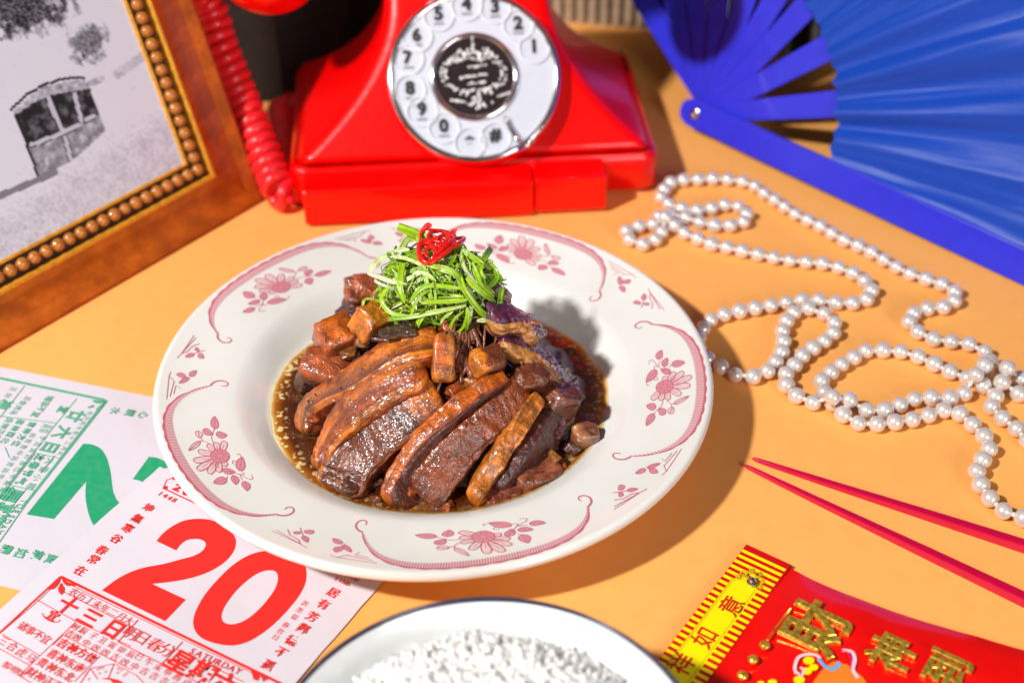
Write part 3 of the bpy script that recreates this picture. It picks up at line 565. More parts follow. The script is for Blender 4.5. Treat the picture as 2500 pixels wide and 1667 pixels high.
CH = [[(890+95*math.cos(a), 450+110*math.sin(a)) for a in [2*PI*k/14 for k in range(15)]], [(930+60*math.cos(a), 445+62*math.sin(a)) for a in [2*PI*k/12+2 for k in range(12)]], [(810,340),(815,260),(850,190),(900,135),(935,160)], [(880,180),(960,195),(1060,205),(1150,240),(1190,300),(1170,380),(1090,450),(1010,510),(930,560),(850,540),(800,450),(800,370),(850,320),(950,310),(1050,330),(1150,330)],
 [(1170,290),(1290,285),(1290,310),(1240,350),(1170,370)], [(1215,180),(1180,225),(1205,275)], [(900,310),(920,240),(970,205),(1020,215)], [(980,480),(1060,400),(1130,340),(1200,290)], [(1000,280),(1080,250),(1150,290),(1120,370),(1040,380),(990,330)], [(950,260),(1040,300),(1110,330),(1170,270)], [(1010,430),(1080,350),(1160,250)]]
for j, pts in enumerate(CH):
    P = [onell(*zE(x, y), 1.12+.012*j*(.5+.5*math.sin(i+j))) for i, (x, y) in enumerate(pts)]; mb = MB(); C = catmull(P, 5); mb.tube(C, [.118*(.55+.45*min(1, 4*i/len(C), 4*(len(C)-1-i)/len(C)+.1)) for i in range(len(C))], 8); mb.build('chilli_ring', M_CHIL, ch)

# ------------------------------------------------------------------ text outlines
_tc = {}
CJK = [None]
def glyphs(txt, bold=0.0):
    key = (txt, bold)
    if key in _tc: return _tc[key]
    cu = bpy.data.curves.new('t', 'FONT'); cu.body = txt; cu.size = 1; cu.offset = bold; cu.resolution_u = 3; cu.align_x = 'CENTER'
    ob = bpy.data.objects.new('t', cu); COL.objects.link(ob); bpy.context.view_layer.update()
    me = bpy.data.meshes.new_from_object(ob.evaluated_get(bpy.context.evaluated_depsgraph_get()))
    vs = [(v.co.x, v.co.y) for v in me.vertices]; fs = [tuple(p.vertices) for p in me.polygons]
    bpy.data.objects.remove(ob); bpy.data.curves.remove(cu); bpy.data.meshes.remove(me)
    if vs:
        x0 = min(v[0] for v in vs); x1 = max(v[0] for v in vs); y0 = min(v[1] for v in vs); y1 = max(v[1] for v in vs)
        cx, cy = (x0+x1)/2, (y0+y1)/2; h = max(y1-y0, 1e-3); vs = [((x-cx), (y-cy)) for x, y in vs]
        # scale cjk by its own em, latin by cap height
        if len(txt) == 1 and ord(txt) > 0x2000:
            if CJK[0] is None: CJK[0] = (x1-x0) if txt == '国' else None
            _tc[key] = (vs, fs, .72/(CJK[0] or 1.0))
        else: _tc[key] = (vs, fs, 1.0/h)
    else: _tc[key] = ([], [], 1)
    return _tc[key]
glyphs('国'); print('CJK em', CJK)
class Sheet:
    """writes on a plane: ex = reading direction, ey = glyph up, M(x,y,l) puts plane points into the world"""
    def __init__(s, ex, ey, M): s.ex = ex; s.ey = ey; s.M = M; s.mb = MB()
    def glyph(s, ch, pos, size, bold=0, sx=1.0):
        vs, fs, k = glyphs(ch, bold)
        s.k = getattr(s, 'k', 0)+1
        if vs: s.mb.add([s.M((pos.x+(s.ex.x*a*sx+s.ey.x*b)*size*k), (pos.y+(s.ex.y*a*sx+s.ey.y*b)*size*k), .036+.0015*(s.k % 5)) for a, b in vs], fs)
    def chars(s, txt, pts, size, bold=0, sx=1.0):
        for c, p in zip(txt, pts): s.glyph(c, at(*p), size, bold, sx)
    def row(s, txt, a, b, size, bold=0, sx=1.0):
        A, B = at(*a), at(*b); n = max(1, len(txt)-1)
        for i, c in enumerate(txt): s.glyph(c, A+(B-A)*(i/n), size, bold, sx)
    def line(s, pts, w, lift=.016, px=True):
        s.k = getattr(s, 'k', 0)+1; lift += .0018*(s.k % 9)
        F = Flat(s.M, lift); F.mb = s.mb; F.line([(at(*p).x, at(*p).y) for p in pts], w)
    def poly(s, pts, lift=.016):
        s.k = getattr(s, 'k', 0)+1; lift += .018+.0013*(s.k % 9)
        F = Flat(s.M, lift); F.mb = s.mb; F.fill([(at(*p).x, at(*p).y) for p in pts])
def smooth_poly(pts, corners, n=6):
    """closed outline, catmull between corner indices"""
    N = len(pts); cs = sorted(corners); out = []
    for i, a in enumerate(cs):
        b = cs[(i+1) % len(cs)]; seg = []; k = a
        while True:
            seg.append(pts[k]);
            if k == b and len(seg) > 1: break
            k = (k+1) % N
        out += (catmull(seg, n)[:-1] if len(seg) > 2 else [seg[0]])
    return [(float(p[0]), float(p[1])) for p in out]

# ------------------------------------------------------------------ calendar sheets
def zgreen(x, y): return .03
def zred(x, y): return .075
def sheet(name, O, ex, ed, W, H, zf, mat, label):
    mb = MB(); n = 40; top = [[None]*(n+1) for _ in range(n+1)]; bot = [[None]*(n+1) for _ in range(n+1)]
    for i in range(n+1):
        for j in range(n+1):
            p = O+ex*(W*i/n)+ed*(H*j/n); j2 = .02*noise.noise(p*1.3); z = zf(p.x, p.y); top[i][j] = Vector((p.x+j2, p.y-j2, z)); bot[i][j] = Vector((p.x+j2, p.y-j2, z-.012))
    mb.grid(top); mb.grid([r[::-1] for r in bot])
    for e in ([top[i][0] for i in range(n+1)], [bot[i][0] for i in range(n+1)]), ([bot[i][n] for i in range(n+1)], [top[i][n] for i in range(n+1)]), ([bot[0][j] for j in range(n+1)], [top[0][j] for j in range(n+1)]), ([top[n][j] for j in range(n+1)], [bot[n][j] for j in range(n+1)]): mb.grid(list(e))
    root = empty(name, O+ex*W/2+ed*H/2); tag(root, label, 'calendar page', 'torn-off calendar pages'); mb.build('paper', mat, root); return root
# red page
eR = Vector((math.cos(math.radians(-30.3)), math.sin(math.radians(-30.3)), 0)); eU = Vector((-eR.y, eR.x, 0))
TR = at(955, 1399); TLr = TR-eR*12.9+eU*.1
red = sheet('calendar_page', TLr, eR, -eU, 12.9, 19, zred, M_PAPER2, 'calendar page with a big red 20 and SATURDAY, on top of the green one')
SR = Sheet(eR, eU, lambda x, y, l: Vector((x, y, zred(x, y)+l)))
z1 = Z(0, 1200, 3.357); z4_ = Z(350, 1100, 2.766); z6 = Z(0, 1400, 5.872)
def zz(f, pts): return [f(*p) for p in pts]
two = [(1285,415),(1340,350),(1420,290),(1520,245),(1640,232),(1760,250),(1860,305),(1920,370),(1935,430),(1915,500),(1860,570),(1780,630),(1680,680),(1560,718),(1420,745),(1250,765),(1525,893),(1355,1070),(838,818),(900,770),(980,715),(1080,665),(1190,630),(1350,600),(1480,565),(1590,535),(1660,495),(1688,450),(1680,420),(1640,400),(1590,397),(1540,405),(1490,435),(1445,490)]
def deep(pts): return pts
BIG = Sheet(eR, eU, SR.M); F = Flat(SR.M, .016); F.mb = BIG.mb
def w2(f, pts): return [(at(*f(*p)).x, at(*f(*p)).y) for p in pts]
F.fill(w2(z1, smooth_poly(two, [0, 15, 16, 17, 18, 33])))
zo = [(870,683),(980,695),(1060,740),(1100,810),(1095,900),(1050,990),(970,1090),(880,1180),(790,1250),(700,1300),(610,1322),(520,1315),(430,1290),(370,1250),(340,1190),(345,1120),(385,1030),(440,950),(520,860),(600,785),(690,725),(780,692)]
zi = [(860,815),(900,830),(910,870),(895,930),(850,1000),(780,1080),(700,1145),(630,1175),(580,1178),(540,1160),(530,1120),(545,1070),(590,1000),(650,930),(720,870),(790,828)]
cl = lambda p: [(float(a[0]), float(a[1])) for a in catmull(p, 5, True)]
F.fillh(w2(z4_, cl(zo)), w2(z4_, cl(zi)))
BIG.mb.build('big_numeral', M_REDINK, red, False)
W1 = .05
SR.line([(149,1410),(655,1656),(700,1678)], .13); SR.line(zz(z1, [(585,775),(2200,1556)]), .035); SR.line([(149,1410),(-5,1552)], .09); SR.line(zz(z6, [(850,120),(560,400),(10,870)]), .03)
for a, b in [((930,285),(1879,778)), ((545,400),(1090,700)), ((1090,700),(1879,1060)), ((905,900),(1879,1392)), ((35,885),(580,1190)), ((0,1090),(430,1330)), ((1090,710),(580,1190)), ((580,1190),(280,1480)), ((280,1475),(480,1600)), ((1440,1195),(1070,1568)), ((905,900),(760,1040))]: SR.line(zz(z6, [a, b]), .035)
for a, b in [((1135,1060),(970,1240)), ((1500,1240),(1330,1420)), ((1330,1420),(1620,1568)), ((1450,1300),(2000,1568)), ((970,1240),(1330,1420)), ((1370,1380),(1330,1420))]: SR.line(zz(z1, [a, b]), .045)
# corner ornament leaves
for P in ([(885,65),(850,160),(790,230),(735,250),(725,215),(770,190),(820,130)], [(885,65),(910,150),(960,195),(1010,200),(1040,165),(990,150),(940,120)], [(885,150),(930,230),(925,280),(885,330),(845,280),(840,230)], [(885,65),(1040,150),(1020,195),(1060,200),(1110,190)], [(880,65),(700,210),(690,250),(740,230)]): SR.poly(zz(z6, P))
for P in ([(2060,1480),(2130,1500),(2120,1560),(2080,1550)], [(2130,1500),(2200,1530),(2160,1570)]): SR.poly(zz(z1, P))
SR.row('农历丁未年二月大', z6(1065,290), z6(1850,695), .50)
SR.chars('十三日', zz(z6, [(990,470),(1290,655),(1630,820)]), 1.10, .03)
SR.row('宜', z6(770,620), z6(770,620), .62, .03); SR.line(catmull(zz(z6, [(610,585),(650,650),(740,705),(830,710),(875,680)]), 4), .04)
SR.row('诸事不宜', z6(335,775), z6(665,960), .52, .005)
SR.row('时辰', z6(1090,785), z6(1200,840), .42, .01); SR.row('吉凶', z6(1005,880), z6(1110,932), .42, .01)
SR.row('子丑寅卯辰', z6(1345,910), z6(1880,1180), .42); SR.row('巳午未申酉戌亥', z1(1145,1365), z1(1610,1620), .42)
SR.row('中凶凶吉凶中吉吉吉凶', z1(710,1250), z1(1430,1600), .44)
SR.row('吉神方位', z6(910,1020), z6(1310,1222), .56, .025); SR.row('喜神东南', z6(765,1170), z6(1145,1370), .54, .01); SR.row('贵神东北', z6(615,1295), z6(1000,1500), .54, .01); SR.row('财神正西', z6(450,1435), z6(830,1630), .54, .01)
SR.row('三合虎马', z6(55,985), z6(445,1230), .54)
SR.row('猴冲煞北', z6(100,1330), z6(330,1460), .4)
SR.chars('明日春分', zz(z1, [(1075,1170),(1168,1212),(1275,1265),(1370,1310)]), .80, .0)
SR.row('SATURDAY', z1(1580,1318), z1(1955,1482), .30, .012)
SR.chars('星期六', zz(z1, [(1475,1405),(1660,1490),(1840,1580)]), 1.28, .03)
SR.chars('地無寒谷春常在', zz(z1, [(1220,145),(1130,232),(1050,312),(957,398),(838,490),(770,568),(662,658)]), .62, .02)
SR.row('1448', z1(1318,28), z1(1430,82), .27, .015, 1.1)
SR.row('2027', z4_(235,258), z4_(425,352), .48, .05, 1.15)
SR.line([(400,1195),(560,1270)], .07); SR.line(zz(z4_, [(215,190),(160,205),(135,265),(150,270)]), .05); SR.line(zz(z4_, [(1290,765),(1440,835),(1500,812)]), .06)
for q in ((208,196), (150,258), (1450,815), (1480,826)): a = z4_(*q); SR.poly([(a[0]-4, a[1]-3), (a[0]+4, a[1]-4), (a[0]+5, a[1]+3), (a[0]-3, a[1]+4)], .02)
SR.glyph('Shawal', at(*z4_(1390,850)), .28, .01); SR.glyph('11hb', at(*z4_(1350,890)), .28, .01)
SR.chars('居有芳鄰德不孤', zz(z4_, [(1282,968),(1218,1045),(1142,1130),(1080,1210),(1003,1290),(930,1370),(845,1455)]), .62, .02)
SR.row('洪圣诞', z4_(1090,1040), z4_(1022,1132), .36); SR.row('春社日', z4_(962,1185), z4_(893,1270), .36)
# octagon chart
oc = [(1300,1375),(1640,1310),(1960,1470),(2150,1680)]; SR.line(zz(z6, oc), .035); SR.line(zz(z6, [(1300,1375),(1410,1535)]), .035); SR.line(zz(z6, [(1640,1310),(1560,1510)]), .035)
SR.line(zz(z6, [(1300,1375),(1150,1600)]), .035)
for q in ((1400,1390),(1440,1378),(1480,1366),(1430,1450),(1520,1425),(1700,1380),(1740,1400),(1690,1440),(1780,1480),(1240,1460),(1280,1530),(1820,1450)): SR.row('吉', z6(*q), z6(*q), .16)
SR.poly(zz(z6, [(1450,1525),(1560,1510),(1700,1540),(1800,1600),(1620,1590),(1590,1545)]))
SR.mb.build('printed_text', M_REDINK, red, False)
# green page, turned a quarter
gU = Vector((math.cos(math.radians(-16.4)), math.sin(math.radians(-16.4)), 0)); gR = Vector((gU.y, -gU.x, 0))
q = at(0, 897); OG = q-gU*5-gR*.02
OGt = OG+gU*19.2
green = sheet('calendar_page', OG, gU, gR, 19.2, 12.85, zgreen, M_PAPER, 'calendar page turned sideways with green print and TUESDAY, partly under the plate')
SG = Sheet(gR, gU, lambda x, y, l: Vector((x, y, zgreen(x, y)+l)))
zg = Z(0, 880, 3.92); z5 = Z(0, 900, 4.613)
BG = Flat(SG.M, .016)
g2 = [(800,800),(880,808),(960,845),(1010,910),(1040,990),(1060,1080),(1072,1180),(1085,1260),(1115,1330),(1160,1382),(1240,1460),(1080,1700),(911,1599),(875,1540),(842,1440),(822,1330),(820,1240),(828,1158),(517,1520),(258,1477)]
BG.fill(w2(zg, smooth_poly(g2, [0, 11, 12, 17, 18, 19])))
BG.fill(w2(zg, smooth_poly([(1272,1140),(1428,925),(1500,935),(1570,965),(1640,1020),(1560,1040),(1510,1080),(1450,1140),(1390,1190),(1340,1155)], [0, 1, 8])))
BG.mb.build('big_numeral', M_GREENINK, green, False)
SG.chars('廿六日', zz(z5, [(855,540),(705,725),(560,895)]), 1.0, .03)
SG.chars('星期二', [zg(102,1292), zg(10,1440), zg(-80,1580)], 1.2, .03)
SG.row('TUESDAY', z1(193,85), z1(-8,335), .30, .012)
SG.line(zz(z5, [(1205,370),(255,1575)]), .10); SG.line(zz(z1, [(290,0),(-60,500)]), .05); SG.line(zz(z5, [(1205,370),(0,118)]), .10)
for a, b in [((1180,350),(0,105)), ((1170,380),(240,1575)), ((870,340),(640,620)), ((640,620),(100,1305)), ((640,620),(0,540)), ((280,200),(0,560)), ((690,1020),(400,955)), ((410,1385),(95,1310)), ((400,955),(0,1460)), ((620,985),(460,1180)), ((300,1360),(130,1568)), ((60,890),(110,1010))]: SG.line(zz(z5, [a, b]), .045)
SG.row('农历丙午年十二月大', z5(1010,510), z5(680,960), .34)
for t, a, b, s, bo in [('吉神方位', (360,640), (185,850), .48, .02), ('喜神西北', (225,610), (60,820), .46, .02), ('贵神正南', (100,590), (-40,780), .46, .01), ('时辰', (500,655), (470,705), .34, 0), ('吉凶', (560,665), (530,715), .34, 0), ('子丑寅卯辰巳午未申', (480,790), (20,1370), .40, 0), ('凶吉吉中凶吉凶中吉', (370,760), (-40,1290), .40, 0), ('三合虎马', (310,345), (155,500), .42, .01), ('诸事不宜', (555,345), (405,525), .50, .01), ('宜', (710,470), (710,470), .6, .03), ('冲', (60,410), (60,420), .8, .05), ('正财吉时', (150,240), (-30,460), .4, 0), ('立春节气', (450,1010), (240,1270), .55, .03), ('大雪小寒', (560,1050), (350,1330), .5, 0)]: SG.row(t, z5(*a), z5(*b), s, bo)
for P in ([(1195,375),(1040,360),(1060,390),(1110,400)], [(1195,375),(1110,500),(1080,470),(1120,430)], [(985,445),(1050,415),(1060,435),(1000,455)]): SG.poly(zz(z5, P))
SG.chars('水鏡心', [zg(1105,490), zg(1248,508), zg(1372,530)], .60, .01)
SG.chars('寶氣如霜', zz(z1, [(425,560),(310,525),(172,510),(50,478)]), .66, .02)
SG.mb.build('printed_text', M_GREENFINE, green, False)

# ------------------------------------------------------------------ rice bowl
bc = Vector((2.75, -24.13, 0)); BR = 7.37
bowl = empty('rice_bowl', bc); tag(bowl, 'white rice bowl with thin dark rim, cut by the bottom of the picture', 'bowl')
prof = [(0, 1.0), (3, 1.1), (5.2, 3.2), (6.4, 4.7), (7.22, 5.88)]; prof = [(float(a[0]), float(a[1])) for a in catmull(prof, 8)]
outr = [(7.37, 5.85), (6.95, 4.2), (5.7, 2.2), (3.9, .9), (3.5, .7), (3.4, .02), (3.0, .02), (2.9, .5), (0, .5)]
mb = MB(); mb.lathe(prof, 128, bc); mb.lathe(outr, 128, bc); mb.build('bowl_body', M_BOWLW, bowl)
mb = MB(); mb.lathe([(7.27, 5.90), (7.30, 5.98), (7.34, 6.0), (7.40, 5.96), (7.40, 5.84)], 128, bc); mb.build('rim_band', M_BOWLB, bowl)
m = NM('cooked_rice'); m.base(m.ramp(m.noise(2), [(.3, (.93, .92, .87)), (.7, (.96, .955, .93))])).set(Roughness=.35, Specular_IOR_Level=.3); M_RICE = m.m
mb = MB(); random.seed(5)
def zrice(x, y): r = math.hypot(x, y); return 5.5+1.25*(1-(r/6.1)**2)+.16*fbm((x, y, 3), .6)
mb.grid([[Vector((bc.x+r*math.cos(a), bc.y+r*math.sin(a), zrice(r*math.cos(a), r*math.sin(a))-.06-.5*max(0, r-5.2))) for r in [6.3*j/20 for j in range(21)]] for a in [2*PI*i/60 for i in range(60)]], cu=True)
cap = [(0, -1), (.5, -.75), (.5, .75), (0, 1)]
for i in range(6500):
    a = random.random()*2*PI; r = 6.25*math.sqrt(random.random()); x, y = r*math.cos(a), r*math.sin(a)
    if y < -1: continue
    z = zrice(x, y)-.12+.28*random.random()-.5*max(0, r-5.2); d = Vector((random.gauss(0, 1), random.gauss(0, 1), random.gauss(0, .25))).normalized(); u = d.orthogonal().normalized(); v = d.cross(u); c = Vector((bc.x+x, bc.y+y, z))
    pts = [c-d*.40]+[c+d*s*.2+(u*math.cos(k*2*PI/5)+v*math.sin(k*2*PI/5))*.10 for s in (-1, 1) for k in range(5)]+[c+d*.40]
    fs = [(0, 1+(k+1) % 5, 1+k) for k in range(5)]+[(1+k, 1+(k+1) % 5, 6+(k+1) % 5, 6+k) for k in range(5)]+[(11, 6+k, 6+(k+1) % 5) for k in range(5)]; mb.add(pts, fs)
tag(mb.build('rice', M_RICE), 'heap of white cooked rice inside the bowl', 'rice', kind='stuff')

# ------------------------------------------------------------------ chopsticks
def chopstick(a, b, label):
    A, B = at(*a, .32), at(*b, .48); d = (B-A); L = 22.5; dn = d.normalized(); A.z = .14; B = A+dn*L; B.z = .37
    mb = MB(); up = Vector((0, 0, 1)); si = dn.cross(up).normalized(); rows = []
    for k, t in enumerate([0, .004, .012, .03, .08, .16, .28, .4, .6, .8, .95, 1]):
        r = .82*[.05, .095, .125, .135, .15, .175, .21, .25, .30, .35, .38, .39][k]; sq = min(1, t/.3); p = A+dn*(L*t); p.z = max(.14, r*1.02); row = []
        for j in range(24):
            a_ = 2*PI*j/24+PI/4; ca, sa = math.cos(a_), math.sin(a_); ex = 2+7*sq; rr = r*1.0*(1/(abs(ca)**ex+abs(sa)**ex))**(1/ex)
            row.append(p+si*ca*rr+up*sa*rr)
        rows.append(row)
    mb.grid(rows, cv=True); n = len(mb.v); mb.f.append(tuple(range(24))[::-1]); mb.f.append(tuple(range(n-24, n))); mb.mi += [0, 0]
    o = mb.build('chopstick', M_PINKL, origin=A, smooth=False); tag(o, label, 'chopstick', 'pair of magenta chopsticks'); return o
chopstick((1838,1112), (2500,1322), 'magenta chopstick nearer the pearl necklace, upper of the pair')
chopstick((1817,1128), (2500,1452), 'magenta chopstick nearer the red packet, lower of the pair')

# ------------------------------------------------------------------ pearl necklace
zA = Z(1500, 400, 2.352); zB = Z(1600, 900, 2.613)
A1 = [(2020,1225),(1932,1195),(1845,1152),(1757,1110),(1660,1080),(1555,1070),(1457,1070),(1380,1108),(1302,1152),(1240,1200),(1188,1248),(1185,1285),(1222,1328)]
tail = [(1138,228),(1178,275),(1288,345),(1418,352),(1540,338),(1660,318),(1765,288),(1845,262),(1912,265),(2010,345),(2090,420),(2130,503),(2092,572),(2052,645),(2065,715),(2110,790),(2195,890),(2318,940),(2430,985),(2530,1060)]
strandP = [zB(2560,600), zB(2460,520), zB(2352,440), zB(2298,375), zB(2208,308), zB(2145,240), zB(2170,172), zB(2100,112)]+[zA(*p) for p in A1]+[zB(*p) for p in tail]
S1 = [(2130,1195),(2158,1140),(2130,1080),(2040,1035),(1937,1020),(1833,1005),(1742,965),(1692,905),(1713,860),(1800,830),(1888,822),(1958,778),(1942,720),(1865,685),(1770,655),(1675,622),(1603,583),(1528,540),(1455,497),(1383,463),(1300,430),(1233,390),(1168,350),(1093,315),(1023,280),(963,237),(908,200),(848,163),(783,115),(705,97),(617,88),(523,86),(437,95),(350,95),(292,140),(268,205),(333,240),(410,262),(500,268),(588,248),(672,232),(747,270),(757,322),(690,350),(598,355),(510,342),(425,312),(345,295),(272,288),(225,347),(137,360),(65,392),(93,440),(182,462),(260,412),(298,335),(340,350),(395,395),(480,430),(567,465),(660,482),(755,505),(860,528),(965,548),(1073,562),(1170,568),(1270,590),(1352,618),(1430,668),(1475,720),(1440,782),(1350,800),(1248,795),(1148,780),(1040,788),(928,808),(822,825),(715,845),(612,870),(540,905),(498,965),(478,1030),(500,1095),(585,1145),(655,1195),(755,1222),(855,1205),(915,1150),(955,1090),(970,1030),(965,955),(995,893),(1045,845),(1130,835),(1222,870),(1265,920),(1250,982),(1185,1030),(1118,1070),(1062,1118),(1020,1175),(975,1225),(1000,1290),(1062,1340)]
Q2 = [(1025,222),(1110,250),(1190,240),(1265,245),(1378,270),(1500,255),(1605,210),(1707,180),(1825,190),(1940,175),(2003,125)]
Q3 = [(2352,165),(2265,150),(2195,125)]; Q4 = [(2440,95),(2320,60),(2215,75),(2150,50)]
neck = empty('pearl_necklace', at(2050, 800)); tag(neck, 'long white pearl necklace looped over the orange table beside the plate', 'necklace')
def resample(pts, sp=.885):
    P = catmull([np.array(at(*p, .42))[:2] for p in pts], 8); out = [P[0]]; acc = 0
    for a, b in zip(P, P[1:]):
        L = np.linalg.norm(b-a); d = sp-acc
        while d <= L: out.append(a+(b-a)*d/L); d += sp
        acc = L-(d-sp)
    return out
chains = [resample(strandP), resample([zA(*p) for p in S1]+[zB(*p) for p in Q2]+[zB(2050,85), zA(2130,1195)]), resample([zB(2560,190), zB(2450,180)]+[zB(*p) for p in Q3]), resample([zB(2560,140)]+[zB(*p) for p in Q4])]
placed = []; RB = .41
bm_ = MB(); bm_.sphere((0, 0, 0), RB, 28, 18); proto = bm_.build('pearl', M_PEARL, neck); pmesh = proto.data; first = True
TS = MB(); KN = MB()
for ci, chn in enumerate(chains):
    P3 = []
    for i, p in enumerate(chn):
        z = RB+.0; q = Vector((p[0], p[1], z))
        for o in placed:
            dxy = math.hypot(q.x-o.x, q.y-o.y)
            if dxy < 2*RB*.97 and (not P3 or (o-P3[-1]).length > 1e-4) : z = max(z, o.z+math.sqrt(max(0, (2*RB*.97)**2-dxy**2)))
        q.z = min(z, 1.6); P3.append(q)
        placed.append(q)
    for q in P3:
        if first: o = proto; first = False
        else: o = bpy.data.objects.new('pearl', pmesh); COL.objects.link(o); o.parent = neck
        s = 1+.035*random.gauss(0, 1); o.location = q*K-world_loc(neck); o.scale = (s, s, s); o.rotation_euler = (random.random()*6, random.random()*6, 0)
    TS.tube(P3, .07, 6)
    for a, b in zip(P3, P3[1:]): TS.sphere((a+b)/2, .12, 8, 6)
TS.build('thread', M_STRING, neck)

# ------------------------------------------------------------------ red packet
zD = Z(1600, 1300, 4.272)
pk = empty('red_packet', at(2200, 1700)); tag(pk, 'red new year packet with yellow striped header and gold characters', 'red packet')
M_PKRED = plain('glossy_red_film', (.86, .003, .002), .18, coat=.5, var=.03); M_PKDK = plain('header_red_ink', (.62, .004, .006), .35); M_YEL = plain('yellow_print', (.90, .78, .0), .35, var=.03); M_OCH = plain('ochre_line', (.75, .42, .01), .35)
m = NM('embossed_gold'); m.set(Metallic=.75, Roughness=.3); m.base(m.ramp(m.noise(5, 3), [(.35, (.55, .30, .02)), (.6, (1.0, .70, .10))])); m.nrm(m.bump(m.noise(7, 2), .02)); M_GOLD = m.m
HZ = .28
h = [at(*zD(950,115), HZ), at(*zD(1405,355), HZ)]; e1 = (at(*zD(950,115), HZ)-at(*zD(45,1300), HZ)); hl = e1.length; e1 = e1.normalized(); e2 = Vector((e1.y, -e1.x, 0)); hw = (h[1]-h[0]).dot(e2)
O = h[0]-e1*11
def HM(u, v, l): return O+e1*u+e2*v+Vector((0, 0, l))    # u along the header, v across
mb = MB(); mb.grid([[HM(u, v, -.02+0*v) for v in np.linspace(0, hw, 8)] for u in np.linspace(0, 11, 30)]); mb.grid([[HM(u, v, -.2)-Vector((0, 0, .06)) for v in np.linspace(hw, 0, 8)] for u in np.linspace(0, 11, 30)])
mb.grid([[HM(11, v, -.02), HM(11, v, -.26)] for v in (0, hw)]); mb.grid([[HM(u, 0, -.26), HM(u, 0, -.02)] for u in (0, 11)]); mb.build('header_card', M_PKDK, pk, False)
FY = Flat(HM, .0); u = 11-.16-.2
k = 0
def band(Fl, u0, u1, v0, v1, l=0): Fl.mb.add([HM(u0, v0, Fl.lift+l), HM(u1, v0, Fl.lift+l), HM(u1, v1, Fl.lift+l), HM(u0, v1, Fl.lift+l)], [(0, 1, 2, 3)])
while u > 0:
    full = u > 11-1.75
    if full: band(FY, u-.17, u, .02, hw-.08)
    else: band(FY, u-.17, u, .02, .42*hw/1.9); band(FY, u-.17, u, hw-.55*hw/1.9, hw-.04)
    u -= .345
v0, v1 = .36*hw/1.9, hw-.47*hw/1.9
FY.fill([(0, v0), (11-2.15, v0), (11-1.8, v0+.35), (11-1.8, v1-.35), (11-2.15, v1), (0, v1)], .004)
FY.mb.build('stripe_print', M_YEL, pk, False)
FO = Flat(HM, .012); FO.line([(0, v0+.09), (11-2.2, v0+.09), (11-1.92, v0+.38)], .035); FO.line([(0, v1-.09), (11-2.2, v1-.09), (11-1.92, v1-.38)], .035); FO.line([(0, v0+.02), (11-2.15, v0+.02), (11-1.85, v0+.36)], .03)
for cx, cy, R in ((11-1.55, hw*.5, .26), (11-1.6, hw*.33, .20), (11-1.6, hw*.67, .20), (11-1.25, hw*.42, .13), (11-1.25, hw*.58, .13), (11-1.9, hw*.28, .13), (11-1.9, hw*.74, .13)):
    FO.line([(cx+R*(1-.6*k/18)*math.cos(k*.55), cy+R*(1-.6*k/18)*math.sin(k*.55)) for k in range(19)], .07, lift=.002)
FO.mb.build('scroll_print', M_OCH, pk, False)
SH = Sheet(e1, -e2, lambda x, y, l: Vector((x, y, HZ+.012)))
def atz(p, z): return at(*p, z)
for c_, p in zip('意如祥吉', [(790,760),(510,1095),(275,1365),(60,1640)]): SH.glyph(c_, atz(zD(*p), HZ), 1.18, .015)
SH.mb.build('header_lettering', M_PKDK, pk, False)
mb = MB(); rc = at(*zD(1010,515), HZ+.1); mb.lathe([(0, .19), (.09, .19), (.16, .12), (.2, .06), (.24, .05), (.25, 0)], 10, rc); mb.build('rhinestone_stud', M_CHROME, pk, False)
# puffed red body
top = [(1928,1383),(2027,1431),(2137,1473),(2265,1517),(2385,1551),(2500,1583),(2640,1618),(2800,1660)]
fold = [at(1928,1383,.25), at(*zD(540,1568), .25)]; fd = (fold[1]-fold[0]).normalized()
T = catmull([np.array(at(*p, .25)) for p in top], 5); rows = []
nb = 24
for i, p in enumerate(T):
    s = i/(len(T)-1); p = Vector(p); row = []
    for j in range(nb+1):
        t = j/nb*11; puff = min(1, t/2.2)**.5*min(1, (i+.3)/7)**.6 if t > 0 else 0
        q = p+fd*t; row.append(Vector((q.x, q.y, .2+.40*puff+.05*fbm(q, .5))))
    rows.append(row)
def zbody(x, y): return .75
mb = MB(); mb.grid(rows); mb.grid([[Vector((v.x, v.y, .03)) for v in r[::-1]] for r in rows]); mb.grid([[r[0], Vector((r[0].x, r[0].y, .03))] for r in rows][::-1]); mb.grid([[v, Vector((v.x, v.y, .03))] for v in rows[0]]); mb.build('packet_body', M_PKRED, pk)
def emboss(ch, p, size):
    cu = bpy.data.curves.new('t', 'FONT'); cu.body = ch; cu.size = 1; cu.resolution_u = 3; cu.extrude = .012; cu.bevel_depth = .028; cu.bevel_resolution = 2; cu.align_x = 'CENTER'
    ob = bpy.data.objects.new('t', cu); COL.objects.link(ob); bpy.context.view_layer.update()
    me = bpy.data.meshes.new_from_object(ob.evaluated_get(bpy.context.evaluated_depsgraph_get())); c = at(*p, 0.700); mb = MB()
    vs = [v.co.copy() for v in me.vertices]; cy = sum(v.y for v in vs)/len(vs); cx = sum(v.x for v in vs)/len(vs)
    mb.add([(c.x+(e1.x*(v.x-cx)-e2.x*(v.y-cy))*size, c.y+(e1.y*(v.x-cx)-e2.y*(v.y-cy))*size, 0.700+v.z*size*1.3) for v in vs], [tuple(f.vertices) for f in me.polygons])
    bpy.data.objects.remove(ob); bpy.data.curves.remove(cu); bpy.data.meshes.remove(me)
    mb.build('gold_character', M_GOLD, pk, False)
zP = Z(1900, 1300, 3.92)
emboss('財', zP(440,950), 2.6); emboss('神', zP(1050,1150), 1.85); emboss('到', zP(1620,1330), 1.85)
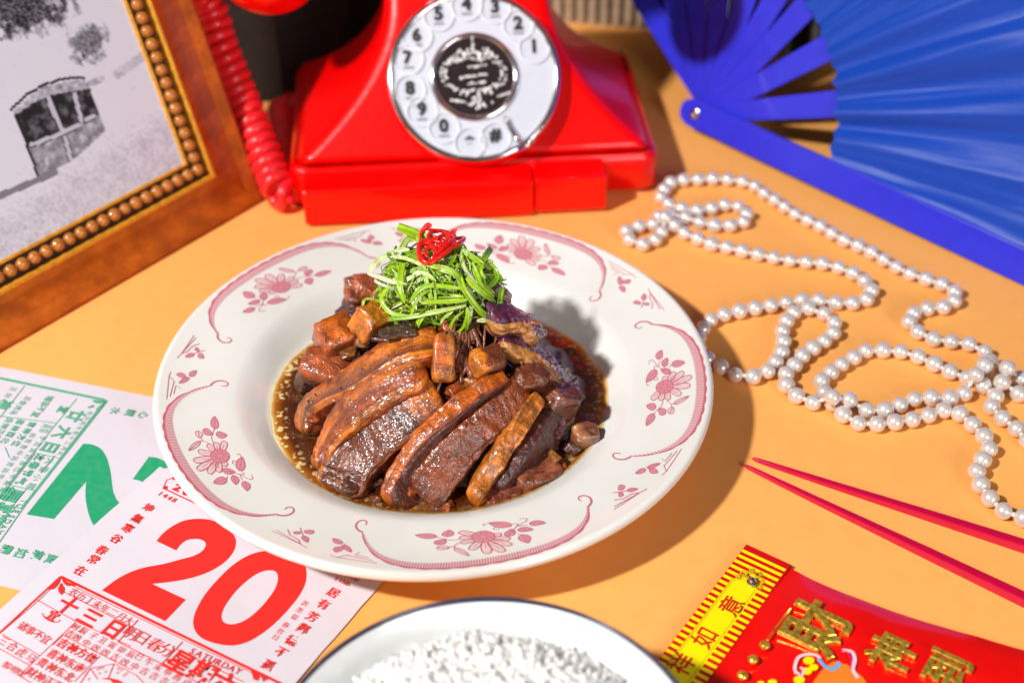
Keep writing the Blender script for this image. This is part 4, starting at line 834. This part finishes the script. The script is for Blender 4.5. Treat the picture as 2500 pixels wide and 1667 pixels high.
# gold bead string and ribbon print
mb = MB(); a, b = at(*zD(1410,790), 0.660), at(*zD(1170,1110), 0.660); mb.tube([a, b], .05, 8); 
for p in ((1140,1170), (1020,1320), (910,1485), (800,1640)): mb.sphere(at(*zD(*p), 0.700), Vector((.22, .22, .14)), 12, 8)
mb.build('gold_bead_string', M_GOLD, pk)
def curve3(pts, w, mat, nm, f=zD, z=0.710):
    P = catmull([np.array(at(*f(*p), z)) for p in pts], 6); F = Flat(lambda x, y, l: Vector((x, y, z+l)), .0); F.line([(p[0], p[1]) for p in P], w); F.mb.build(nm, mat, pk, False)
M_PKP = plain('pale_pink_print', (.85, .60, .66), .3); M_SKY = plain('sky_blue_print', (.10, .45, .85), .3); M_ORP = plain('orange_print', (.92, .22, .02), .3); M_MAG = plain('magenta_print', (.75, .02, .25), .3)
curve3([(1470,1470),(1455,1400),(1490,1300),(1580,1265),(1680,1275),(1720,1310)], .13, M_PKP, 'ribbon_print'); curve3([(1700,1310),(1760,1380),(1840,1420),(1900,1390),(1910,1340)], .15, M_SKY, 'ribbon_print', z=0.715)
curve3([(1950,1220),(2050,1240),(2080,1320),(2060,1420),(2110,1510)], .15, M_PKP, 'ribbon_print', z=0.722); curve3([(1940,1215),(2010,1250),(2045,1330),(2035,1420)], .05, M_MAG, 'ribbon_print', z=0.728); curve3([(1480,1450),(1520,1490),(1550,1430),(1510,1400)], .10, M_PKP, 'ribbon_print', z=0.728)
Fq = Flat(lambda x, y, l: Vector((x, y, 0.705+l)), 0); Fq.fill([(p.x, p.y) for p in [at(*zD(x, y), 0.705) for x, y in [(1760,1400),(1860,1340),(2000,1370),(2160,1500),(2300,1700),(1650,1700),(1640,1560)]]]); Fq.mb.build('picture_print', M_ORP, pk, False)
Fq = Flat(lambda x, y, l: Vector((x, y, 0.710+l)), 0)
for cx, cy, R in ((1600,1330,60), (1650,1400,50), (1580,1440,55), (1500,1530,60), (1220,1560,50), (1100,1570,40)):
    Fq.fill([(p.x, p.y) for p in [at(*zD(cx+R*math.cos(a), cy+R*.7*math.sin(a)), 0.710) for a in [2*PI*k/14 for k in range(14)]]], .001*R/50)
Fq.mb.build('blossom_print', M_YEL, pk, False)

# ------------------------------------------------------------------ picture frame
A_, B_ = at(0, 862), at(647, 489); fe = (A_-B_).normalized(); n0 = Vector((-fe.y, fe.x, 0)); n0 = -n0 if n0.y > 0 else n0
al = math.radians(18); fu = Vector((0, 0, 1))*math.cos(al)-n0*math.sin(al); fn = n0*math.cos(al)+Vector((0, 0, 1))*math.sin(al)
FWd, FHt = 30.0, 24.0
def FM(s, t, d=0.0): return B_+fe*s+fu*t+fn*d
frame = empty('picture_frame', FM(FWd/2, 0)); tag(frame, 'wooden picture frame with beaded inner edge leaning at the left', 'picture frame')
def bar(prof, o0, o1, i0, i1, name, mat, lab=None):
    """moulding between corners: prof (w, d) with w the distance in from the outer edge; mitred ends"""
    mb = MB(); rows = []
    for w_, d in prof: rows.append([FM(*(np.array(o0)+np.array(i0)*w_), d), FM(*(np.array(o1)+np.array(i1)*w_), d)])
    mb.grid(rows, cu=True); n = len(prof); mb.f.append(tuple(2*k for k in range(n))); mb.f.append(tuple(2*k+1 for k in range(n))[::-1]); mb.mi += [0, 0]
    return mb.build(name, mat, frame, False, bevel=.05)
wp = [(0, -1.6), (0, -.1), (.25, .12), (1.0, -.05), (2.2, .02), (2.72, .16), (2.72, -1.6)]
lp = [(2.723, -1.5), (2.723, .22), (2.85, .27), (3.0, .22), (3.0, -1.5)]
dp = [(3.003, -1.45), (3.003, -.22), (4.0, -.30), (4.0, -1.45)]
ip = [(4.003, -1.4), (4.003, -.10), (4.1, -.05), (4.2, -.12), (4.2, -1.4)]
sides = [((0, 0), (FWd, 0), (1, 1), (-1, 1), M_WOODX), ((0, FHt), (0, 0), (1, -1), (1, 1), M_WOODY), ((FWd, FHt), (0, FHt), (-1, -1), (1, -1), M_WOODX), ((FWd, 0), (FWd, FHt), (-1, 1), (-1, -1), M_WOODY)]
for o0, o1, i0, i1, mat in sides:
    bar(wp, o0, o1, i0, i1, 'moulding', mat)
    bar(lp, o0, o1, i0, i1, 'gilt_edge', M_GILT); bar(dp, o0, o1, i0, i1, 'groove', M_DARKW); bar(ip, o0, o1, i0, i1, 'inner_lip', M_GILT)
bm2 = MB(); bm2.sphere((0, 0, 0), .36, 20, 12); bead0 = None
def addbead(s, t):
    global bead0
    if bead0 is None: bead0 = bm2.build('bead', M_BEAD, frame); o = bead0
    else: o = bpy.data.objects.new('bead', bead0.data); COL.objects.link(o); o.parent = frame
    sc_ = 1+.04*random.gauss(0, 1); o.location = FM(s, t, -.12)*K-world_loc(frame); o.scale = (sc_, sc_, sc_)
x = 3.55
while x < FWd-3.3: addbead(x, 3.52); x += .735
y = 3.52+.735
while y < FHt-3.3: addbead(3.52, y); y += .735
# the black-and-white print
zF = Z(0, 0, 3.136)
poly_win = [(118,878),(260,770),(400,720),(560,690),(690,680),(745,830),(812,995),(720,1085),(560,1225),(410,1300),(285,1350),(200,1120)]
def inpoly(x, y, P):
    c = False; j = len(P)-1
    for i in range(len(P)):
        if (P[i][1] > y) != (P[j][1] > y) and x < (P[j][0]-P[i][0])*(y-P[i][1])/(P[j][1]-P[i][1])+P[i][0]: c = not c
        j = i
    return c
def seg(x, y, P):
    b = 1e9
    for (x0, y0), (x1, y1) in zip(P, P[1:]):
        dx, dy = x1-x0, y1-y0; t = max(0, min(1, ((x-x0)*dx+(y-y0)*dy)/(dx*dx+dy*dy))); b = min(b, math.hypot(x-x0-t*dx, y-y0-t*dy))
    return b
arc = [(85,840),(200,730),(330,655),(450,613),(560,597),(645,597)]
mull = [[(365,740),(420,880),(490,1020),(545,1230)], [(240,1110),(480,1020),(720,890)], [(570,720),(625,930)]]
def tone(X, Y, s, t):
    g = .66+.05*fbm((s, t, 0), 1.2)+.10*fbm((s, t, 3), 5.0, 3)
    lawn = max(0, min(1, (Y-(1500-X*.62))/250)); g -= .10*lawn+lawn*.10*abs(fbm((s, t, 6), 4))
    d1 = math.hypot((X-120)/420, (Y-60)/220); d2 = math.hypot((X-680)/160, (Y-330)/150)
    for d, k in ((d1, .55), (d2, .45)):
        if d < 1.25: g -= k*max(0, min(1, (1.15-d)*2.2+1.2*fbm((s, t, 8), 2.2)))*(.75+.5*abs(fbm((s, t, 2), 6)))
    if inpoly(X, Y, poly_win):
        g = .16+.13*fbm((s, t, 1), 2.0)
        if Y > 1110-(X-240)*.45: g += .16+.25*max(0, fbm((s, t, 5), 2.6))
        for mm in mull:
            d = seg(X, Y, mm)
            if d < 16: g = .50
            elif d < 24: g = .10
    if seg(X, Y, arc) < 11: g = .06
    elif inpoly(X, Y, [(100,850),(330,665),(640,605),(690,680),(400,725),(240,800),(120,880)]): g = .42+.2*fbm((s, t, 1), 3)
    d = seg(X, Y, [(120,880),(210,1120),(300,1370)]);
    if d < 10: g = .14
    if seg(X, Y, [(0,1500),(240,1400),(420,1320)]) < 26: g = .28
    if seg(X, Y, [(640,480),(800,640),(940,900)]) < 14: g = .78 if X < 900 else g
    if seg(X, Y, [(690,640),(770,610)]) < 26: g -= .25
    if seg(X, Y, [(900,570),(1100,430)]) < 36: g -= .18
    g = max(.03, min(.74, g)); g = .5+(g-.5)*1.4; g = max(.02, min(.92, g*1.42)); return (g*.89, g*.94, min(1, g*1.12))
mb = MB(); rows = []; cols = []; ns, nt = 230, 190; s1, t1 = FWd-4.2, FHt-4.2
for i in range(ns+1):
    s = 4.2+(21-4.2)*(i/ns) if i < ns else s1; row = []
    for j in range(nt+1):
        t = 4.2+(18.5-4.2)*(j/nt) if j < nt else t1; p = FM(s, t, -.2); X, Y = proj(p); X *= 3.136; Y *= 3.136; row.append(p); cols.append(tone(X, Y, s, t))
    rows.append(row)
mb.grid(rows, col=cols); mb.build('photo_print', M_PHOTO, frame)
mb = MB(); mb.add([FM(.3, .3, -1.65), FM(FWd-.3, .3, -1.65), FM(FWd-.3, FHt-.3, -1.65), FM(.3, FHt-.3, -1.65), FM(.3, .3, -1.3), FM(FWd-.3, .3, -1.3), FM(FWd-.3, FHt-.3, -1.3), FM(.3, FHt-.3, -1.3)], [(0,1,2,3),(7,6,5,4),(0,4,5,1),(1,5,6,2),(2,6,7,3),(3,7,4,0)]); mb.build('back_board', M_DARKW, frame, False)

# ------------------------------------------------------------------ telephone
YA = math.radians(4.5); PX = Vector((math.cos(YA), math.sin(YA), 0)); PY = Vector((-math.sin(YA), math.cos(YA), 0)); PO = at(727, 500)+PX*10.35     # front middle of the base
PO = Vector((1.6, 19.0, 0))
def PW(x, y, z): return PO+PX*x+PY*y+Vector((0, 0, z))
phone = empty('telephone', PW(0, 6, 0)); tag(phone, 'glossy red retro rotary telephone standing behind the plate', 'telephone')
def rrect(hx, y0, y1, r, n=6):
    pts = []
    for cx, cy, a0 in ((hx-r, y1-r, 0), (-hx+r, y1-r, 90), (-hx+r, y0+r, 180), (hx-r, y0+r, 270)):
        for k in range(n+1): a = math.radians(a0+90*k/n); pts.append((cx+r*math.cos(a), cy+r*math.sin(a)))
    return pts
def loft(levels, name, mat, parent=phone, cap=True, **k):
    mb = MB(); rows = []
    for hx, y0, y1, r, z in levels: rows.append([PW(x, y, z) for x, y in rrect(hx, y0, y1, r)])
    mb.grid(rows, cv=True); n = len(rows[0]); N = len(mb.v)
    mb.f.append(tuple(range(n))); mb.f.append(tuple(range(N-n, N))); mb.mi += [0, 0]; return mb.build(name, mat, parent, **k)
loft([(10.4, .2, 13.2, .9, .25), (10.7, 0, 13.4, 1.0, .4), (10.7, 0, 13.4, 1.0, 2.3), (10.6, .08, 13.3, 1.0, 2.55), (10.4, .3, 13.1, .9, 2.7)], 'base', M_PHONE)
for sx_ in (-8, 8):
    for sy in (2, 12): mb = MB(); mb.lathe([(0, 0), (.8, 0), (.8, .27), (0, .27)], 20, PW(sx_, sy, 0)); mb.build('rubber_foot', M_INK, phone)
# drawer plinth at the front with a finger notch
mb = MB(); mb.box(-9.9, 3.2, -1.95, .3, .15, 2.45, lambda p: PW(p.x+.0, p.y, p.z)); mb.build('drawer_front', M_PHONE, phone, False, bevel=.18)
mb = MB(); mb.box(3.24, 7.4, -1.9, .3, .3, 2.5, lambda p: PW(p.x, p.y, p.z)); mb.build('drawer_front', M_PHONE, phone, False, bevel=.18)
# flared body, concave sides
lev = []
for k in range(26):
    z = 2.7+k*.42; t = (z-2.7)/10.5
    hx = 4.75+5.6*(1-min(1, t*1.5))**1.75; y0 = .45+(z-2.7)*.80-1.0*math.sin(PI*min(1, t))*.35; y1 = 13.5-3.6*(1-(1-min(1, t*1.8))**2.2)
    lev.append((hx, y0, max(y1, y0+1.5), .7+.3*t, z))
loft(lev, 'body', M_PHONE)
# dial
c8 = onplane(1158, 188, at(1160, 430, 3.2)+Vector((0, 0, 0)), (0, 0, 1)) if False else None
sl = math.radians(50); du = PY*math.cos(sl)+Vector((0, 0, 1))*math.sin(sl); dn = PX.cross(du)
DP = onplane(1158, 188, PW(0, .45, 2.9)+dn*1.1, tuple(dn))
def DM(x, y, l=0.0): return DP+PX*x*1.015+du*y*1.015+dn*l
mb = MB(); mb.lathe([(0, -1.9), (4.95, -1.9), (4.95, -.45), (4.7, -.25), (0, -.25)], 96, (0, 0, 0), lambda q: DM(q.x, q.y, q.z)); mb.build('dial_housing', M_PHONE, phone, bevel=0)
mb = MB(); mb.lathe([(4.5, -.3), (4.82, -.28), (4.88, -.05), (4.80, .12), (4.6, .16), (4.5, .08), (4.48, -.3)], 96, (0, 0, 0), lambda q: DM(q.x, q.y, q.z)); mb.build('dial_ring', M_CHROME, phone)
mb = MB(); mb.lathe([(2.4, -.02), (4.52, -.02)], 96, (0, 0, 0), lambda q: DM(q.x, q.y, q.z)); mb.build('dial_face', M_DIALW, phone, False)
mb = MB(); mb.lathe([(0, .05), (2.2, .05)], 64, (0, 0, 0), lambda q: DM(q.x, q.y, q.z)); mb.build('dial_centre', M_DIALB, phone, False)
mb = MB(); mb.lathe([(2.2, .0), (2.22, .16), (2.34, .2), (2.5, .12), (2.55, -.02)], 64, (0, 0, 0), lambda q: DM(q.x, q.y, q.z)); mb.build('centre_ring', M_CHROME, phone)
zN = Z(600, 0, 3.136)
NUM = [('1',(2200,375)),('2',(2080,200)),('3',(1905,75)),('4',(1690,55)),('5',(1480,130)),('6',(1315,290)),('7',(1250,460)),('8',(1265,690)),('9',(1355,850)),('0',(1520,975)),('*',(1715,1090)),('#',(1910,1050))]
DS = MB(); HS = MB(); SS = MB()
for ch_, p in NUM:
    q = onplane(*zN(*p), DP, tuple(dn))-DP; x, y = q.dot(PX), q.dot(du)
    vs, fs, k = glyphs(ch_, .05); sz = .80 if ch_ != '*' else .62
    DS.add([DM(x+a*sz*k, y+.12+b*sz*k, .055) for a, b in vs], fs)
    for j in range(5 if ch_ not in '1*#' else 0): DS.box(-.28+.12*j, -.20+.12*j, -.50, -.42, .05, .056, lambda v, x=x, y=y: DM(x+v.x, y+v.y, v.z))
    HS.lathe([(.78, .0), (.80, .10), (.86, .12), (.90, .10), (.92, .0)], 32, (x, y, 0), lambda v: DM(v.x, v.y, v.z))
DS.build('dial_number', M_INK, phone, False); HS.build('finger_wheel', M_HOLE, phone)
mb = MB(); fs1 = [onplane(*zN(*p), DP+dn*.3, tuple(dn)) for p in ((1990,890),(2010,960),(2060,1040),(2110,1100))]; mb.tube(fs1, [.06, .12, .16, .2], 8); fs2 = [onplane(*zN(*p), DP+dn*.3, tuple(dn)) for p in ((2090,1150),(2210,1080))]; mb.tube([fs2[0], fs2[1]], .15, 8); mb.build('finger_stop', M_CHROME, phone)
# studded crest: crown above, wreath around three lines, ribbon below
pts = []
for x, y in ((1735,265),(1735,290),(1735,315),(1740,350),(1740,380)): pts.append((x, y))
for k in range(13): pts.append((1560+k*30, 470+12*math.sin(k)-k*2)); 
for k in range(11): pts.append((1600+k*28, 430-24*abs(math.sin(k*.9))))
for k in range(9): pts.append((1640+k*30, 395+18*math.sin(k*1.7)))
for yy, a, b in ((520,1710,1830),(598,1650,1860),(645,1710,1850),(700,1680,1880)):
    x = a
    while x <= b: pts.append((x+random.uniform(-5, 5), yy-(x-a)*.12+random.uniform(-5, 5))); x += 24
for k in range(30):
    a = math.radians(98+k*11.4) if k < 15 else math.radians(-80+(k-15)*11.4)
    for R in (215, 245): pts.append((1745+R*math.cos(a), 570-R*.62*math.sin(a)+random.uniform(-16, 16)))
for k in range(6): pts.append((1580+k*20, 768+3*k)); pts.append((1930+k*18, 740-6*k))
for k in range(14): pts.append((1760+random.uniform(-60, 75), 770+random.uniform(-35, 50)))
for x, y in ((1710,800),(1885,785),(1770,830),(1835,815),(1415,510),(1480,760)): pts.append((x, y))
for p in pts:
    q = onplane(*zN(*p), DP, tuple(dn))-DP; SS.sphere((q.dot(PX), q.dot(du), .07), random.uniform(.06, .115), 10, 8)
SS.v = [tuple(DM(*v)) for v in SS.v]; SS.build('crest_stud', M_STONE, phone)
# handset: bar over the top with hanging cups
hs = tag(empty('handset', PW(-1, 8, 14)), 'red handset lying across the top of the telephone, only its end in view', 'handset')
mb = MB(); cup = at(655, 52, 10.2)
HC = Vector((cup.x, cup.y+2.0, 12.6)); rows = []
mb.sphere(HC, Vector((3.0, 2.6, 2.75)), 32, 20); mb.build('ear_cup', M_PHONE, hs)
mb = MB(); e_ = HC+PX*19.5; mb.sphere(e_+Vector((0, 0, .6)), Vector((2.9, 2.6, 2.75)), 32, 20); mb.build('mouth_cup', M_PHONE, hs)
mb = MB(); mb.tube([HC+Vector((0, 0, 1.5)), HC+PX*2+Vector((0, 0, 3.6)), HC+PX*6+Vector((0, 0, 5.2)), HC+PX*11+Vector((0, 0, 5.7)), HC+PX*16+Vector((0, 0, 5.2)), HC+PX*18.4+Vector((0, 0, 3.6)), HC+PX*19.5+Vector((0, 0, 1.5))], [1.8, 1.6, 1.4, 1.35, 1.4, 1.6, 1.8], 20); mb.build('handle', M_PHONE, hs)
mb = MB(); mb.box(-4.6, 4.6, 8.2, 10.6, 13.0, 15.2, lambda p: PW(p.x, p.y, p.z)); mb.build('cradle', M_PHONE, phone, False, bevel=.4)
# coiled cord
path = [HC+Vector((-1.5, .5, .5)), at(420, -80, 12.4), at(503, 12, 9.9)+Vector((0, .3, 0)), at(535, 100, 7.9), at(578, 210, 5.6), at(622, 320, 3.6), at(662, 420, 1.9), at(686, 472, 1.1), at(700, 455, .85), at(708, 400, .8), at(702, 330, .8), at(694, 270, .8), PW(-10.3, 10, 1)]
C = catmull(path, 60); 
C = [Vector(c) for c in C]; acc = [0]
for a, b in zip(C, C[1:]): acc.append(acc[-1]+(b-a).length)
pitch = .66; pts = []; up = Vector((0, 0, 1)); pa = None; total = acc[-1]; i = 0; steps = int(total/pitch*14)
for k in range(steps):
    s = total*k/steps
    while i < len(acc)-2 and acc[i+1] < s: i += 1
    f = (s-acc[i])/(acc[i+1]-acc[i]+1e-9); p = C[i].lerp(C[i+1], f); tg = (C[min(i+2, len(C)-1)]-C[max(i-2, 0)]).normalized()
    if pa is None: pa = tg.orthogonal().normalized()
    pa = (pa-tg*pa.dot(tg)).normalized(); pb = tg.cross(pa); a = 2*PI*s/pitch; R = .74*(min(1, s/2.5)*.75+.25)
    pts.append(p+pa*R*math.cos(a)+pb*R*math.sin(a))
mb = MB(); mb.tube(pts, .335, 8); tag(mb.build('phone_cord', M_CORD, origin=at(662, 420, 0)), 'coiled red cord hanging between the picture frame and the telephone', 'cord')

# ------------------------------------------------------------------ folding fan
FP = at(1717, 278, 1.2); FG = at(2500, 650, .5); f1 = (FG-FP).normalized(); fnn = f1.cross(Vector((0, 0, 1))).normalized(); fnn = -fnn if fnn.y > 0 else fnn
ff = fnn.cross(f1); ff = -ff if ff.z < 0 else ff; ff = ff*math.cos(math.radians(20))-fnn*math.sin(math.radians(20)); fN = f1.cross(ff).normalized(); fN = -fN if fN.y > 0 else fN
def FF(r, a, d=0.0): a = math.radians(a); return FP+(f1*math.cos(a)+ff*math.sin(a))*r+fN*d
def FXY(x, y, d=0.0): return FP+f1*x+ff*y+fN*d
fan = empty('folding_fan', FP); tag(fan, 'open blue folding fan with satin leaf standing at the upper right', 'fan')
def stick(a, w0, w1, r1, d, name, th=.16, head=1.15):
    mb = MB(); ca, sa = math.cos(math.radians(a)), math.sin(math.radians(a)); rows = []
    prof = [(-head, .2), (-head*.85, .65), (-head*.4, .95), (.2, 1.0), (1.5, .95), (4, 1.0), (9.5, 1.0), (r1, 1.0)] if head else [(-.7, .4), (-.3, .8), (.3, 1), (4, 1), (r1, 1)]
    for x, k in prof:
        ww = (w0+(w1-w0)*max(0, min(1, x/9.5)))/2*k
        rows.append([FXY(x*ca-y*sa, x*sa+y*ca, dd) for y, dd in ((-ww, d), (ww, d), (ww, d-th), (-ww, d-th))])
    mb.grid(rows, cv=True); n = len(mb.v); mb.f.append((0, 1, 2, 3)); mb.f.append((n-1, n-2, n-3, n-4)); mb.mi += [0, 0]
    return mb.build(name, M_BLUE, fan, False, bevel=.05)
stick(0.5, 1.75, 1.85, 30, .95, 'guard_stick', .35)
AN = [25, 45.5, 63, 76, 90, 105, 120, 133]
for k, a in enumerate(AN): stick(a, 1.05, 1.62, 10.1, .12-.13*k, 'rib', .12, 0)
stick(148, 1.5, 1.7, 28, -1.2, 'guard_stick', .35)
mb = MB(); mb.lathe([(0, .18), (.16, .16), (.2, .05), (.34, .0)], 20, (0, 0, 0), lambda q: FXY(q.x, q.y, 1.0+q.z)); mb.build('rivet', M_CHROME, fan)
mb = MB(); P = [onplane(*Z(1600, 0, 2.613)(x, y), FP-fN*.6, tuple(fN)) for x, y in ((280,740),(290,830),(340,900),(400,940),(470,945),(540,925),(520,890),(440,870),(380,850),(330,800))]
mb.tube(P[:6], [.3, .38, .45, .42, .3, .1], 10); mb.build('guard_head', M_BLUE, fan)
rows = []; cols = []; a = 2.0; AL = 146; na = 620
for i in range(na+1):
    a = 3+(AL-3)*i/na; row = []
    ph = a/9.5*2*PI; tri = 2/PI*math.asin(math.sin(ph)); 
    for j in range(26):
        r = 9.55+(24-9.55)*j/25; wr = .30*noise.noise(Vector((a*.20, r*.09, 2)))+.045*noise.noise(Vector((a*.45, r*.16, 5)))+.010*noise.noise(Vector((a*1.2, r*.3, 9)))
        ed = .10*math.sin(a*1.1) if j == 0 else 0
        row.append(FF(r+ed, a, .78-.010*a+.17*tri*(.5+.5*j/25)+wr*(r/10)))
    rows.append(row)
mb = MB(); mb.grid(rows); mb.build('pleated_leaf', M_SATIN, fan)
